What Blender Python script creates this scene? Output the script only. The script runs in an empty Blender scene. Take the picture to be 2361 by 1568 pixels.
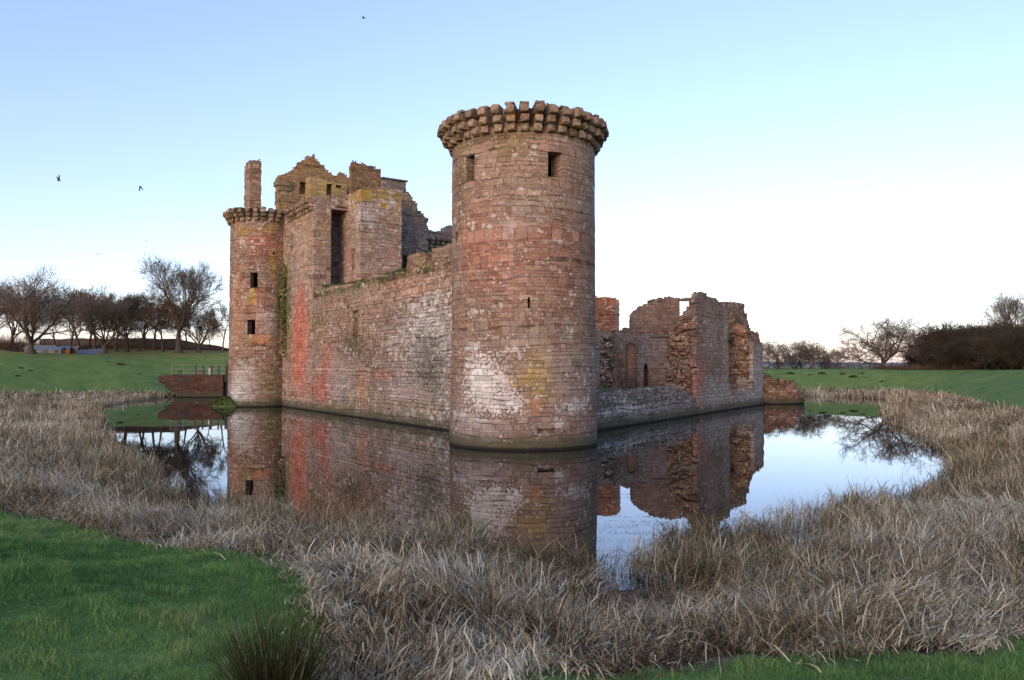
import bpy, bmesh, math, random
import numpy as np
from mathutils import Vector
scene = bpy.context.scene
rad = math.radians
COL = scene.collection

# ------------------------------------------------------------------ camera
EYE = 4.1
FD = 1770.8                      # focal length in units of a 2361 px wide picture
PITCH = math.atan(61.0 / FD)
cam_d = bpy.data.cameras.new("Camera")
cam_d.sensor_width = 36.0
cam_d.lens = 27.0
cam_d.clip_end = 20000
cam = bpy.data.objects.new("Camera", cam_d)
cam.location = (0, 0, EYE)
cam.rotation_euler = (math.pi / 2 + PITCH, 0, 0)
COL.objects.link(cam)
scene.camera = cam

# ------------------------------------------------------------------ world, sun, exposure
SUN_AZ = rad(-155)               # compass-like, measured from +Y towards +X: behind and left of the camera
SUN_EL = rad(12)
world = bpy.data.worlds.new("World")
scene.world = world
world.use_nodes = True
wt = world.node_tree
wt.nodes.clear()
sky = wt.nodes.new("ShaderNodeTexSky")
sky.sky_type = 'NISHITA'
sky.sun_disc = False
sky.sun_elevation = SUN_EL
sky.sun_rotation = SUN_AZ
sky.altitude = 0
sky.air_density = 1.0
sky.dust_density = 1.0
sky.ozone_density = 2.2
bg = wt.nodes.new("ShaderNodeBackground")
bg.inputs[1].default_value = 0.15
wo = wt.nodes.new("ShaderNodeOutputWorld")
# winter dusk: the low sky is milky rather than yellow
_tc = wt.nodes.new("ShaderNodeTexCoord"); _sx = wt.nodes.new("ShaderNodeSeparateXYZ"); wt.links.new(_tc.outputs['Generated'], _sx.inputs[0])
_rp = wt.nodes.new("ShaderNodeValToRGB"); wt.links.new(_sx.outputs[2], _rp.inputs[0])
_el = _rp.color_ramp.elements
_el[0].position = 0.0; _el[0].color = (1.14, .94, 1.30, 1)
_el[1].position = .45; _el[1].color = (1.22, 1.0, 1.06, 1)
_e = _el.new(.07); _e.color = (1.02, .90, 1.06, 1)
_e = _el.new(.20); _e.color = (1.08, .885, .96, 1)
_mx = wt.nodes.new("ShaderNodeMix"); _mx.data_type = 'RGBA'; _mx.blend_type = 'MULTIPLY'; _mx.inputs[0].default_value = 1.0
wt.links.new(sky.outputs[0], _mx.inputs[6]); wt.links.new(_rp.outputs[0], _mx.inputs[7])
wt.links.new(_mx.outputs[2], bg.inputs[0])
wt.links.new(bg.outputs[0], wo.inputs[0])

sun_d = bpy.data.lights.new("sun", 'SUN')
sun_d.energy = 0.5
sun_d.angle = rad(40)
sun_d.color = (1.0, 0.84, 0.66)
sun = bpy.data.objects.new("sun", sun_d)
sdir = Vector((math.sin(SUN_AZ) * math.cos(rad(22)), math.cos(SUN_AZ) * math.cos(rad(22)), math.sin(rad(22))))
sun.rotation_euler = (-sdir).to_track_quat('-Z', 'Y').to_euler()
sun.location = (-40, -30, 60)
COL.objects.link(sun)

scene.view_settings.view_transform = 'Standard'
scene.view_settings.look = 'None'
scene.view_settings.gamma = 1.0
scene.view_settings.exposure = 1.3
scene.cycles.max_bounces = 5
scene.cycles.diffuse_bounces = 3
scene.cycles.glossy_bounces = 3
scene.cycles.transmission_bounces = 2
scene.cycles.transparent_max_bounces = 4
scene.cycles.caustics_reflective = False
scene.cycles.caustics_refractive = False

# ------------------------------------------------------------------ helpers: rays, tags
CP, SP = math.cos(PITCH), math.sin(PITCH)
def ray(x, y):
    """direction of a sight line (x, y in the 2361 x 1568 picture)"""
    a = (x - 1180.5) / FD
    b = (784.0 - y) / FD
    return np.array((a, CP - b * SP, SP + b * CP))
def at(x, y, Y):
    d = ray(x, y); t = Y / d[1]
    return np.array((d[0] * t, Y, EYE + d[2] * t))
def tag(o, label=None, cat=None, group=None, kind=None):
    if label: o["label"] = label
    if cat: o["category"] = cat
    if group: o["group"] = group
    if kind: o["kind"] = kind
    return o
def empty(name, loc=(0, 0, 0), rz=0):
    o = bpy.data.objects.new(name, None)
    o.location = loc; o.rotation_euler = (0, 0, rz)
    COL.objects.link(o)
    return o
def link_mesh(name, me, mat=None, parent=None, loc=None):
    o = bpy.data.objects.new(name, me)
    if mat is not None and not me.materials: me.materials.append(mat)
    COL.objects.link(o)
    if parent is not None: o.parent = parent
    if loc is not None: o.location = loc
    return o
def pymesh(name, verts, faces, smooth=False):
    me = bpy.data.meshes.new(name)
    me.from_pydata([tuple(v) for v in verts], [], [tuple(f) for f in faces])
    if smooth: me.shade_smooth()
    me.update()
    return me
def npmesh(name, V, Q, uv=None, attrs=None, smooth=False):
    """V (n,3), Q (m,4) quads; uv (m*4,2) per loop; attrs name->(n,) point floats"""
    me = bpy.data.meshes.new(name)
    n, m = len(V), len(Q)
    me.vertices.add(n); me.vertices.foreach_set("co", np.ascontiguousarray(V, dtype=np.float32).ravel())
    me.loops.add(m * 4); me.loops.foreach_set("vertex_index", np.ascontiguousarray(Q, dtype=np.int32).ravel())
    me.polygons.add(m)
    me.polygons.foreach_set("loop_start", np.arange(0, m * 4, 4, dtype=np.int32))
    me.polygons.foreach_set("loop_total", np.full(m, 4, dtype=np.int32))
    if uv is not None:
        l = me.uv_layers.new(name="UVMap")
        l.data.foreach_set("uv", np.ascontiguousarray(uv, dtype=np.float32).ravel())
    for k, a in (attrs or {}).items():
        at_ = me.attributes.new(k, 'FLOAT', 'POINT')
        at_.data.foreach_set("value", np.ascontiguousarray(a, dtype=np.float32))
    me.update(calc_edges=True)
    me.validate()
    if smooth: me.shade_smooth()
    return me
def copy_tree(o, parent=None):
    c = o.copy(); COL.objects.link(c)
    if parent is not None: c.parent = parent
    for ch in list(o.children): copy_tree(ch, c)
    return c
class MB:
    """collects boxes, tubes and prisms into one mesh"""
    def __init__(s): s.v = []; s.f = []
    def add(s, vs, fs):
        b = len(s.v); s.v += [tuple(p) for p in vs]; s.f += [tuple(i + b for i in f) for f in fs]
    def box(s, x0, x1, y0, y1, z0, z1):
        s.add([(x0,y0,z0),(x1,y0,z0),(x1,y1,z0),(x0,y1,z0),(x0,y0,z1),(x1,y0,z1),(x1,y1,z1),(x0,y1,z1)],
              [(0,3,2,1),(4,5,6,7),(0,1,5,4),(1,2,6,5),(2,3,7,6),(3,0,4,7)])
    def obox(s, c, ex, ey, hx, hy, z0, z1):
        """box with horizontal axes ex, ey (2-D), half sizes hx, hy"""
        c = np.array(c[:2]); ex = np.array(ex); ey = np.array(ey); P = []
        for z in (z0, z1):
            for a, b in ((-1,-1),(1,-1),(1,1),(-1,1)):
                q = c + ex*hx*a + ey*hy*b; P.append((q[0], q[1], z))
        s.add(P, [(0,3,2,1),(4,5,6,7),(0,1,5,4),(1,2,6,5),(2,3,7,6),(3,0,4,7)])
    def tube(s, pts, rads, n=6, cap=True):
        pts = [np.array(p, float) for p in pts]
        b = len(s.v); N = len(pts)
        for i, p in enumerate(pts):
            t = pts[min(i+1, N-1)] - pts[max(i-1, 0)]
            t = t / (np.linalg.norm(t) + 1e-9)
            r = np.array((0,0,1.)) if abs(t[2]) < .9 else np.array((1.,0,0))
            a = np.cross(t, r); a /= np.linalg.norm(a); c = np.cross(t, a)
            R = rads[i] if hasattr(rads, '__len__') else rads
            for k in range(n):
                w = 2*math.pi*k/n
                s.v.append(tuple(p + R*(a*math.cos(w) + c*math.sin(w))))
        for i in range(N-1):
            for k in range(n):
                k2 = (k+1) % n
                s.f.append((b+i*n+k, b+i*n+k2, b+(i+1)*n+k2, b+(i+1)*n+k))
        if cap and n > 2:
            s.f.append(tuple(b+k for k in range(n))[::-1]); s.f.append(tuple(b+(N-1)*n+k for k in range(n)))
    def build(s, name, mat=None, parent=None, smooth=False, loc=None):
        me = pymesh(name, s.v, s.f, smooth)
        return link_mesh(name, me, mat, parent, loc)

# value noise on arrays (for terrain and ragged edges)
_rs = np.random.RandomState(7)
_tab = _rs.rand(256, 256)
def vnoise(x, y):
    x = np.asarray(x, float); y = np.asarray(y, float)
    xi = np.floor(x).astype(int); yi = np.floor(y).astype(int)
    fx = x - xi; fy = y - yi
    fx = fx*fx*(3-2*fx); fy = fy*fy*(3-2*fy)
    g = lambda a, b: _tab[a & 255, b & 255]
    return (g(xi,yi)*(1-fx)+g(xi+1,yi)*fx)*(1-fy) + (g(xi,yi+1)*(1-fx)+g(xi+1,yi+1)*fx)*fy
def fbm(x, y, o=3):
    s = 0; a = 1; t = 0
    for k in range(o):
        s = s + a*vnoise(np.asarray(x)*2**k + 13*k, np.asarray(y)*2**k + 7*k); t += a; a *= .5
    return s/t
def sstep(a, b, x):
    t = np.clip((np.asarray(x, float)-a)/(b-a), 0, 1)
    return t*t*(3-2*t)

# ------------------------------------------------------------------ materials
class NT:
    def __init__(s, name):
        s.m = bpy.data.materials.new(name); s.m.use_nodes = True
        s.t = s.m.node_tree; s.t.nodes.clear()
        s.out = s.t.nodes.new("ShaderNodeOutputMaterial")
    def n(s, typ, **kw):
        nd = s.t.nodes.new(typ)
        for k, v in kw.items(): setattr(nd, k, v)
        return nd
    def put(s, sock, v):
        if isinstance(v, bpy.types.NodeSocket): s.t.links.new(v, sock)
        elif isinstance(v, (tuple, list)):
            v = tuple(v)
            if sock.type == 'RGBA' and len(v) == 3: v = v + (1,)
            sock.default_value = v
        else: sock.default_value = v
    def math(s, op, a, b=None, c=None, clamp=False):
        nd = s.n("ShaderNodeMath", operation=op); nd.use_clamp = clamp
        s.put(nd.inputs[0], a)
        if b is not None: s.put(nd.inputs[1], b)
        if c is not None: s.put(nd.inputs[2], c)
        return nd.outputs[0]
    def mix(s, f, a, b, blend='MIX'):
        nd = s.n("ShaderNodeMix", data_type='RGBA', blend_type=blend)
        s.put(nd.inputs[0], f); s.put(nd.inputs[6], a); s.put(nd.inputs[7], b)
        return nd.outputs[2]
    def ramp(s, f, stops, interp='LINEAR'):
        nd = s.n("ShaderNodeValToRGB"); nd.color_ramp.interpolation = interp
        el = nd.color_ramp.elements
        while len(el) > 1: el.remove(el[0])
        for i, (p, c) in enumerate(stops):
            e = el[0] if i == 0 else el.new(p)
            e.position = p
            e.color = (c if len(c) == 4 else tuple(c) + (1,)) if hasattr(c, '__len__') else (c, c, c, 1)
        s.put(nd.inputs[0], f)
        return nd.outputs[0]
    def noise(s, vec, scale, detail=2, rough=.55, dist=0, dim='3D'):
        nd = s.n("ShaderNodeTexNoise", noise_dimensions=dim)
        if dim == '1D': s.put(nd.inputs['W'], vec)
        else: s.put(nd.inputs['Vector'], vec)
        s.put(nd.inputs['Scale'], scale); s.put(nd.inputs['Detail'], detail)
        s.put(nd.inputs['Roughness'], rough); s.put(nd.inputs['Distortion'], dist)
        return nd.outputs[0]
    def noisec(s, vec, scale, detail=2):
        nd = s.n("ShaderNodeTexNoise"); s.put(nd.inputs['Vector'], vec)
        s.put(nd.inputs['Scale'], scale); s.put(nd.inputs['Detail'], detail)
        return nd.outputs[1]
    def white(s, x, y=0.0):
        c = s.n("ShaderNodeCombineXYZ"); s.put(c.inputs[0], x); s.put(c.inputs[1], y)
        w = s.n("ShaderNodeTexWhiteNoise", noise_dimensions='2D'); s.t.links.new(c.outputs[0], w.inputs['Vector'])
        return w.outputs[0], w.outputs[1]
    def xyz(s, v):
        nd = s.n("ShaderNodeSeparateXYZ"); s.put(nd.inputs[0], v); return nd.outputs
    def comb(s, x, y, z=0.0):
        nd = s.n("ShaderNodeCombineXYZ"); s.put(nd.inputs[0], x); s.put(nd.inputs[1], y); s.put(nd.inputs[2], z); return nd.outputs[0]
    def maprange(s, v, a, b, c=0.0, d=1.0, smooth=True):
        nd = s.n("ShaderNodeMapRange"); nd.interpolation_type = 'SMOOTHSTEP' if smooth else 'LINEAR'
        s.put(nd.inputs[0], v); s.put(nd.inputs[1], a); s.put(nd.inputs[2], b); s.put(nd.inputs[3], c); s.put(nd.inputs[4], d)
        return nd.outputs[0]
    def bump(s, h, strength=.5, dist=.03):
        nd = s.n("ShaderNodeBump"); s.put(nd.inputs['Strength'], strength); s.put(nd.inputs['Distance'], dist)
        s.put(nd.inputs['Height'], h); return nd.outputs[0]
    def principled(s, col, rough=.9, normal=None, spec=.2, **kw):
        nd = s.n("ShaderNodeBsdfPrincipled")
        s.put(nd.inputs['Base Color'], col); s.put(nd.inputs['Roughness'], rough)
        s.put(nd.inputs['Specular IOR Level'], spec)
        for k, v in kw.items(): s.put(nd.inputs[k], v)
        if normal is not None: s.put(nd.inputs['Normal'], normal)
        return nd.outputs[0]
    def done(s, sh):
        s.t.links.new(sh, s.out.inputs[0]); return s.m

def plain(name, col, rough=.8, scale=6, var=.25, spec=.2):
    t = NT(name); tc = t.n("ShaderNodeTexCoord").outputs['Object']
    f = t.noise(tc, scale, 4)
    c = t.mix(1.0, col, t.ramp(f, [(.3, 1-var), (.7, 1+var)]), 'MULTIPLY')
    return t.done(t.principled(c, rough, t.bump(f, .3, .02), spec))

RED  = [(0,(.17,.085,.058)),(.22,(.265,.142,.098)),(.45,(.305,.182,.130)),(.62,(.285,.212,.165)),(.8,(.235,.122,.086)),(1,(.35,.27,.21))]
PINK = [(0,(.23,.125,.088)),(.3,(.325,.205,.158)),(.55,(.38,.265,.21)),(.75,(.31,.23,.18)),(1,(.44,.335,.27))]
BROWN= [(0,(.16,.10,.065)),(.3,(.29,.185,.125)),(.55,(.37,.25,.175)),(.75,(.30,.165,.12)),(1,(.43,.33,.25))]
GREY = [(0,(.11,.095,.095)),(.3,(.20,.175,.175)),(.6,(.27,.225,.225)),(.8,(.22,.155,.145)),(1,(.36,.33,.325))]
RUBB = [(0,(.13,.062,.040)),(.25,(.32,.155,.095)),(.5,(.42,.225,.140)),(.72,(.37,.23,.165)),(.86,(.46,.31,.215)),(1,(.52,.43,.35))]

def stone_mat(name, pal=RED, h=.27, w=.55, joint=.022, joint_col=(.050,.034,.028), zones=(), patches=(),
              white=.25, yellow=.15, moss_top=.7, dark=.2, water=True, bump=.7, irregular=.04, joint_amt=.85, seed=0.0):
    t = NT(name)
    uv = t.n("ShaderNodeUVMap"); uv.uv_map = "UVMap"
    UV = uv.outputs[0]
    obj = t.n("ShaderNodeNewGeometry")
    pos = obj.outputs['Position']
    wob = t.noisec(UV, 1.6, 3)
    wob2 = t.noisec(UV, 7.0, 2)
    def vmul(v, k):
        nd = t.n("ShaderNodeVectorMath", operation='SCALE'); t.put(nd.inputs[0], v); nd.inputs['Scale'].default_value = k; return nd.outputs[0]
    def vadd(a, b):
        nd = t.n("ShaderNodeVectorMath", operation='ADD'); t.put(nd.inputs[0], a); t.put(nd.inputs[1], b); return nd.outputs[0]
    P = vadd(UV, vadd(vmul(wob, irregular*2.2), vmul(wob2, irregular)))
    u0, v0, _ = t.xyz(UV)
    u, v, _ = t.xyz(P)
    u = t.math('ADD', u, seed*3.17); 
    vv = t.math('ADD', v, t.math('MULTIPLY', t.noise(t.math('MULTIPLY', v, 1.3), 1.0, 1, dim='1D'), .62))
    vv = t.math('ADD', vv, t.math('MULTIPLY', t.noise(t.comb(t.math('MULTIPLY', u, .16), t.math('MULTIPLY', v, .5)), 1.0, 2, dim='2D'), .38))
    rowf = t.math('DIVIDE', vv, h)
    row = t.math('FLOOR', rowf); fv = t.math('SUBTRACT', rowf, row)
    r1, rc = t.white(row, 3.3 + seed)
    wid = t.math('MULTIPLY_ADD', r1, w*.9, w*.6)
    uu = t.math('ADD', t.math('DIVIDE', u, wid), t.math('MULTIPLY', r1, 37.0))
    uu = t.math('ADD', uu, t.math('MULTIPLY', t.noise(t.comb(t.math('MULTIPLY', uu, .7), t.math('MULTIPLY', row, 5.3)), 1.0, 1, dim='2D'), .9))
    colf = t.math('FLOOR', uu); fu = t.math('SUBTRACT', uu, colf)
    du = t.math('MULTIPLY', t.math('MINIMUM', fu, t.math('SUBTRACT', 1.0, fu)), wid)
    dv = t.math('MULTIPLY', t.math('MINIMUM', fv, t.math('SUBTRACT', 1.0, fv)), h)
    ed = t.math('MINIMUM', du, dv)
    jw = t.math('MULTIPLY_ADD', t.noise(UV, 2.3, 2), joint*2.2, joint*.1)
    jlo = t.math('MULTIPLY', jw, .35); jhi = t.math('MULTIPLY', jw, 1.3)
    mh = t.maprange(dv, jlo, jhi, 1.0, 0.0); mv = t.maprange(du, jlo, jhi, 1.0, 0.0)
    fade = t.maprange(t.noise(UV, 1.3, 3, .6), .36, .62, .22, 1.0)
    fadev = t.maprange(t.noise(UV, 2.1, 2, .6), .40, .62, .12, .95)
    mort = t.math('MAXIMUM', t.math('MULTIPLY', mh, fade), t.math('MULTIPLY', mv, fadev))
    rnd, rndc = t.white(colf, row)
    col = t.ramp(rnd, pal)
    col = t.mix(1.0, col, t.ramp(t.xyz(rndc)[1], [(0, .70), (.5, 1.0), (1, 1.28)]), 'MULTIPLY')
    # broad colour drift
    big = t.noise(UV, .35, 4, .6)
    col = t.mix(t.maprange(big, .42, .66, 0, .55), col, (.285,.225,.185))
    big2 = t.noise(vadd(UV, (7.7+seed, 3.1, 0)), .55, 4, .65)
    col = t.mix(t.maprange(big2, .52, .72, 0, .45), col, (.31,.150,.110))
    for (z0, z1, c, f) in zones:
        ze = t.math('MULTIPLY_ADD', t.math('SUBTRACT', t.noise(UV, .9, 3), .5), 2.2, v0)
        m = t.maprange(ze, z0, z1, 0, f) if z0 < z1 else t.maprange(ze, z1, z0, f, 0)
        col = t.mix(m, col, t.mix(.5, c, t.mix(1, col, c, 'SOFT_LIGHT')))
    mott = t.noise(UV, 5.0, 5, .7)
    col = t.mix(1.0, col, t.ramp(mott, [(.25, .52), (.5, 1.0), (.78, 1.42)]), 'MULTIPLY')
    fine = t.noise(UV, 2.2, 5, .75)
    col = t.mix(t.maprange(fine, .54, .70, 0, min(.9, dark*1.6)), col, (.07,.055,.048))
    # own-shaped stains: (u, v, ru, rv, colour, strength, mode)
    edge = t.noise(UV, 1.5, 5, .7)
    spk = t.noise(UV, 6.5, 3, .65)
    for (pu, pv, ru, rv, c, st, mode) in patches:
        a = t.math('DIVIDE', t.math('SUBTRACT', u0, pu), ru); b = t.math('DIVIDE', t.math('SUBTRACT', v0, pv), rv)
        if mode == 'box':
            a = t.math('POWER', t.math('ABSOLUTE', a), 5.0); b = t.math('POWER', t.math('ABSOLUTE', b), 5.0)
            d = t.math('ADD', a, b)
        else:
            d = t.math('SQRT', t.math('ADD', t.math('MULTIPLY', a, a), t.math('MULTIPLY', b, b)))
        d = t.math('ADD', d, t.math('MULTIPLY', t.math('SUBTRACT', edge, .5), 2.1))
        if mode == 'blk':
            d = t.math('ADD', t.math('ADD', d, t.math('MULTIPLY', t.math('SUBTRACT', t.xyz(rndc)[2], .5), 1.5)), t.math('MULTIPLY', t.math('SUBTRACT', spk, .5), 2.6))
            m = t.maprange(d, .62, .80, st, 0)
        elif mode == 'spk':
            d = t.math('ADD', d, t.math('MULTIPLY', t.math('SUBTRACT', spk, .5), 4.2))
            m = t.maprange(d, .62, .86, st, 0)
        else:
            d = t.math('ADD', d, t.math('MULTIPLY', t.math('SUBTRACT', spk, .5), .9))
            m = t.maprange(d, .6, 1.1, st, 0)
        cc = t.mix(1.0, c, t.ramp(t.math('MULTIPLY_ADD', rnd, .5, t.math('MULTIPLY', mott, .5)), [(.2, .68), (.8, 1.32)]), 'MULTIPLY')
        col = t.mix(m, col, cc)
    if yellow:
        y = t.noise(vadd(UV, (3.3, 9.1+seed, 0)), 1.3, 5, .7)
        y = t.math('ADD', y, t.math('MULTIPLY', t.math('SUBTRACT', rnd, .5), .12))
        col = t.mix(t.maprange(y, .70-.14*yellow-.03, .80-.14*yellow, 0, .75), col, (.36,.235,.045))
    if white:
        vor = t.n("ShaderNodeTexVoronoi"); t.put(vor.inputs['Vector'], vadd(UV, vmul(wob2, .12))); vor.inputs['Scale'].default_value = 3.0
        dens = t.maprange(t.noise(vadd(UV, (1.7, 4.4+seed, 0)), .6, 4, .65), .40, .68, 0, 1)
        thr = t.math('MULTIPLY', t.math('MULTIPLY', dens, white*1.35), t.math('MULTIPLY_ADD', t.xyz(vor.outputs['Color'])[0], 1.3, .05))
        wsp = t.math('LESS_THAN', t.math('ADD', vor.outputs['Distance'], t.math('MULTIPLY', t.math('SUBTRACT', spk, .5), .35)), thr)
        col = t.mix(t.math('MULTIPLY', wsp, .72), col, (.56,.52,.47))
        vor2 = t.n("ShaderNodeTexVoronoi"); t.put(vor2.inputs['Vector'], vadd(UV, vmul(wob2, .05))); vor2.inputs['Scale'].default_value = 8.5
        thr2 = t.math('MULTIPLY', t.maprange(t.noise(vadd(UV, (5.7, 1.4+seed, 0)), .9, 4, .7), .38, .66, .02, white*1.25), t.math('MULTIPLY_ADD', t.xyz(vor2.outputs['Color'])[0], 1.4, -.2))
        col = t.mix(t.math('MULTIPLY', t.math('LESS_THAN', vor2.outputs['Distance'], thr2), .7), col, (.54,.50,.45))
    col = t.mix(t.math('MULTIPLY', mort, joint_amt), col, joint_col)
    if moss_top:
        nz = t.xyz(obj.outputs['Normal'])[2]
        m = t.math('MULTIPLY', t.maprange(nz, .3, .75), t.maprange(t.noise(pos, 1.7, 3), .35, .6, 0, moss_top))
        mc = t.ramp(t.noise(pos, 4, 3), [(.3,(.05,.075,.018)),(.6,(.13,.14,.035)),(.8,(.22,.19,.07))])
        col = t.mix(m, col, mc)
    if water:
        zz = t.math('MULTIPLY_ADD', t.math('SUBTRACT', t.noise(UV, 1.1, 4, .7), .5), 1.3, v0)
        col = t.mix(t.maprange(zz, .28, .95, .8, 0), col, (.070,.072,.040))
        col = t.mix(t.maprange(v0, .06, .20, .95, 0), col, (.018,.016,.014))
    col = t.mix(1.0, col, (.80,.835,.80), 'MULTIPLY')
    hgt = t.math('ADD', t.math('MULTIPLY', t.math('SUBTRACT', 1.0, mort), .6), t.math('MULTIPLY', mott, .5))
    hgt = t.math('ADD', hgt, t.math('MULTIPLY', rnd, .5))
    return t.done(t.principled(col, .92, t.bump(hgt, bump, .05), .15))

# ------------------------------------------------------------------ masonry lattice
class Plane:
    def __init__(s, p0, e, n):
        s.p = np.array(p0, float); s.e = np.array(e, float); s.e /= np.linalg.norm(s.e)
        s.n = np.array(n, float); s.n /= np.linalg.norm(s.n)
    def uz(s, x, y, w=0.0):
        d = ray(x, y); q = s.p + s.n*w
        # (t*dx,t*dy) - q perpendicular to n
        t = np.dot(q, s.n) / (d[0]*s.n[0] + d[1]*s.n[1])
        return float(np.dot(np.array((d[0]*t, d[1]*t)) - q, s.e)), float(EYE + d[2]*t)
    def __call__(s, u, v, w):
        X = s.p[0] + u*s.e[0] + w*s.n[0]; Y = s.p[1] + u*s.e[1] + w*s.n[1]
        return np.stack([X, Y, v], -1)
class Cyl:
    """u = arc length, 0 towards the camera, growing to the right; w = depth into the wall"""
    def __init__(s, c, R, batter=0.0):
        s.c = np.array(c, float); s.R = R; s.b = batter
        f = -s.c/np.linalg.norm(s.c); s.f = f; s.r = np.array((-f[1], f[0]))
    def uz(s, x, y, w=0.0):
        d = ray(x, y); dh = np.array((d[0], d[1])); L = np.linalg.norm(dh); dn = dh/L
        b = np.dot(s.c, dn); dd = np.dot(s.c, s.c) - b*b
        k = b - math.sqrt(max((s.R-w)**2 - dd, 0)); p = dn*k - s.c
        th = math.atan2(np.dot(p, s.r), np.dot(p, s.f))
        return th*s.R, float(EYE + d[2]*k/L)
    def __call__(s, u, v, w):
        th = u/s.R; rr = s.R - w + s.b*np.maximum(0, 6-v)/6
        X = s.c[0] + rr*(np.cos(th)*s.f[0] + np.sin(th)*s.r[0])
        Y = s.c[1] + rr*(np.cos(th)*s.f[1] + np.sin(th)*s.r[1])
        return np.stack([X, Y, v], -1)

def lines(a, b, step, extra=()):
    n = max(1, int(round((b-a)/step)))
    ex = sorted({round(e, 4) for e in extra if a+1e-3 < e < b-1e-3})
    L = [a, b] + [x for x in np.linspace(a, b, n+1)[1:-1] if all(abs(x-e) > step*.45 for e in ex)]
    return np.array(sorted(L + ex))

def masonry(name, M, u0, u1, v0, v1, thick, mat, parent=None, top=None, carve=(), keep=None, cu=.42, cv=.30, cw=None,
            jit=.018, rag=.07, seed=1, ragged=.0, closed=False, smooth=40):
    """a wall of lattice cells: top(u, w) is its ragged upper outline, carve removes boxes (u0,u1,v0,v1,w0,w1)"""
    rs = np.random.RandomState(seed)
    us = lines(u0, u1, cu, [c for b in carve for c in b[:2]])
    vs = lines(v0, v1, cv, [c for b in carve for c in b[2:4]])
    ws = lines(0, thick, cw or thick, [c for b in carve for c in b[4:6]])
    uc = (us[1:]+us[:-1])/2; vc = (vs[1:]+vs[:-1])/2; wc = (ws[1:]+ws[:-1])/2
    U, V, W = np.meshgrid(uc, vc, wc, indexing='ij')
    occ = np.ones(U.shape, bool)
    if top is not None:
        T = np.vectorize(top)(U[:, 0, :], W[:, 0, :]) + ragged*(rs.rand(U.shape[0], U.shape[2])-.5)*2
        occ &= V < T[:, None, :]
    if keep is not None: occ &= keep(U, V, W, rs)
    for b in carve:
        occ &= ~((U > b[0]) & (U < b[1]) & (V > b[2]) & (V < b[3]) & (W > b[4]) & (W < b[5]))
    nu, nv, nw = occ.shape
    GU, GV, GW = np.meshgrid(us, vs, ws, indexing='ij')
    vid = np.arange((nu+1)*(nv+1)*(nw+1)).reshape(nu+1, nv+1, nw+1)
    pad = np.zeros((nu+2, nv+2, nw+2), bool); pad[1:-1, 1:-1, 1:-1] = occ
    quads = []; uvs = []; ragv = np.zeros(vid.size, bool)
    def emit(idx, corners, uvf, r):
        i, j, k = idx
        if len(i) == 0: return
        q = np.stack([vid[i+a, j+b, k+c] for a, b, c in corners], 1)
        quads.append(q)
        uvs.append(np.stack([uvf(GU[i+a, j+b, k+c], GV[i+a, j+b, k+c], GW[i+a, j+b, k+c]) for a, b, c in corners], 1).reshape(-1, 2))
        if r: ragv[q.ravel()] = True
    FU = lambda u, v, w: np.stack([u, v], -1)
    SU = lambda u, v, w: np.stack([u+w+.13, v], -1)
    TU = lambda u, v, w: np.stack([u, v+w+.1], -1)
    c = pad[1:-1, 1:-1, 1:-1]
    emit(np.nonzero(c & ~pad[1:-1, 1:-1, :-2]), [(0,0,0),(1,0,0),(1,1,0),(0,1,0)], FU, False)
    emit(np.nonzero(c & ~pad[1:-1, 1:-1, 2:]), [(0,0,1),(0,1,1),(1,1,1),(1,0,1)], FU, False)
    L = c & ~pad[:-2, 1:-1, 1:-1]; Rr = c & ~pad[2:, 1:-1, 1:-1]
    if closed: L[0] = False; Rr[-1] = False
    emit(np.nonzero(L), [(0,0,0),(0,1,0),(0,1,1),(0,0,1)], SU, True)
    emit(np.nonzero(Rr), [(1,0,0),(1,0,1),(1,1,1),(1,1,0)], SU, True)
    emit(np.nonzero(c & ~pad[1:-1, 2:, 1:-1]), [(0,1,0),(1,1,0),(1,1,1),(0,1,1)], TU, True)
    emit(np.nonzero(c & ~pad[1:-1, :-2, 1:-1]), [(0,0,0),(0,0,1),(1,0,1),(1,0,0)], TU, True)
    Q = np.concatenate(quads); UV = np.concatenate(uvs)
    gu, gv, gw = GU.ravel().copy(), GV.ravel().copy(), GW.ravel().copy()
    amp = np.where(ragv, rag, jit)
    fixed = np.zeros(vid.size, bool)
    for b in carve:
        fixed |= (gu >= b[0]-.01) & (gu <= b[1]+.01) & (gv >= b[2]-.01) & (gv <= b[3]+.01)
    amp = np.where(fixed, .015, amp)
    if not ragged and rag < .05:
        pass
    ju = (rs.rand(vid.size)-.5)*2*amp; jv = (rs.rand(vid.size)-.5)*2*amp; jw = (rs.rand(vid.size)-.5)*2*amp
    if closed:
        ju3 = ju.reshape(vid.shape); jv3 = jv.reshape(vid.shape); jw3 = jw.reshape(vid.shape)
        for J in (ju3, jv3, jw3): J[-1] = J[0]
        ju, jv, jw = ju3.ravel(), jv3.ravel(), jw3.ravel()
    gw = gw + jw; gu = gu + ju; gv = np.where(gv <= v0+1e-6, gv, gv + jv)
    P = M(gu, gv, gw)
    used, inv = np.unique(Q.ravel(), return_inverse=True)
    me = npmesh(name, P[used], inv.reshape(-1, 4), UV, smooth=True)
    me.set_sharp_from_angle(angle=rad(smooth))
    return link_mesh(name, me, mat, parent)

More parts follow.
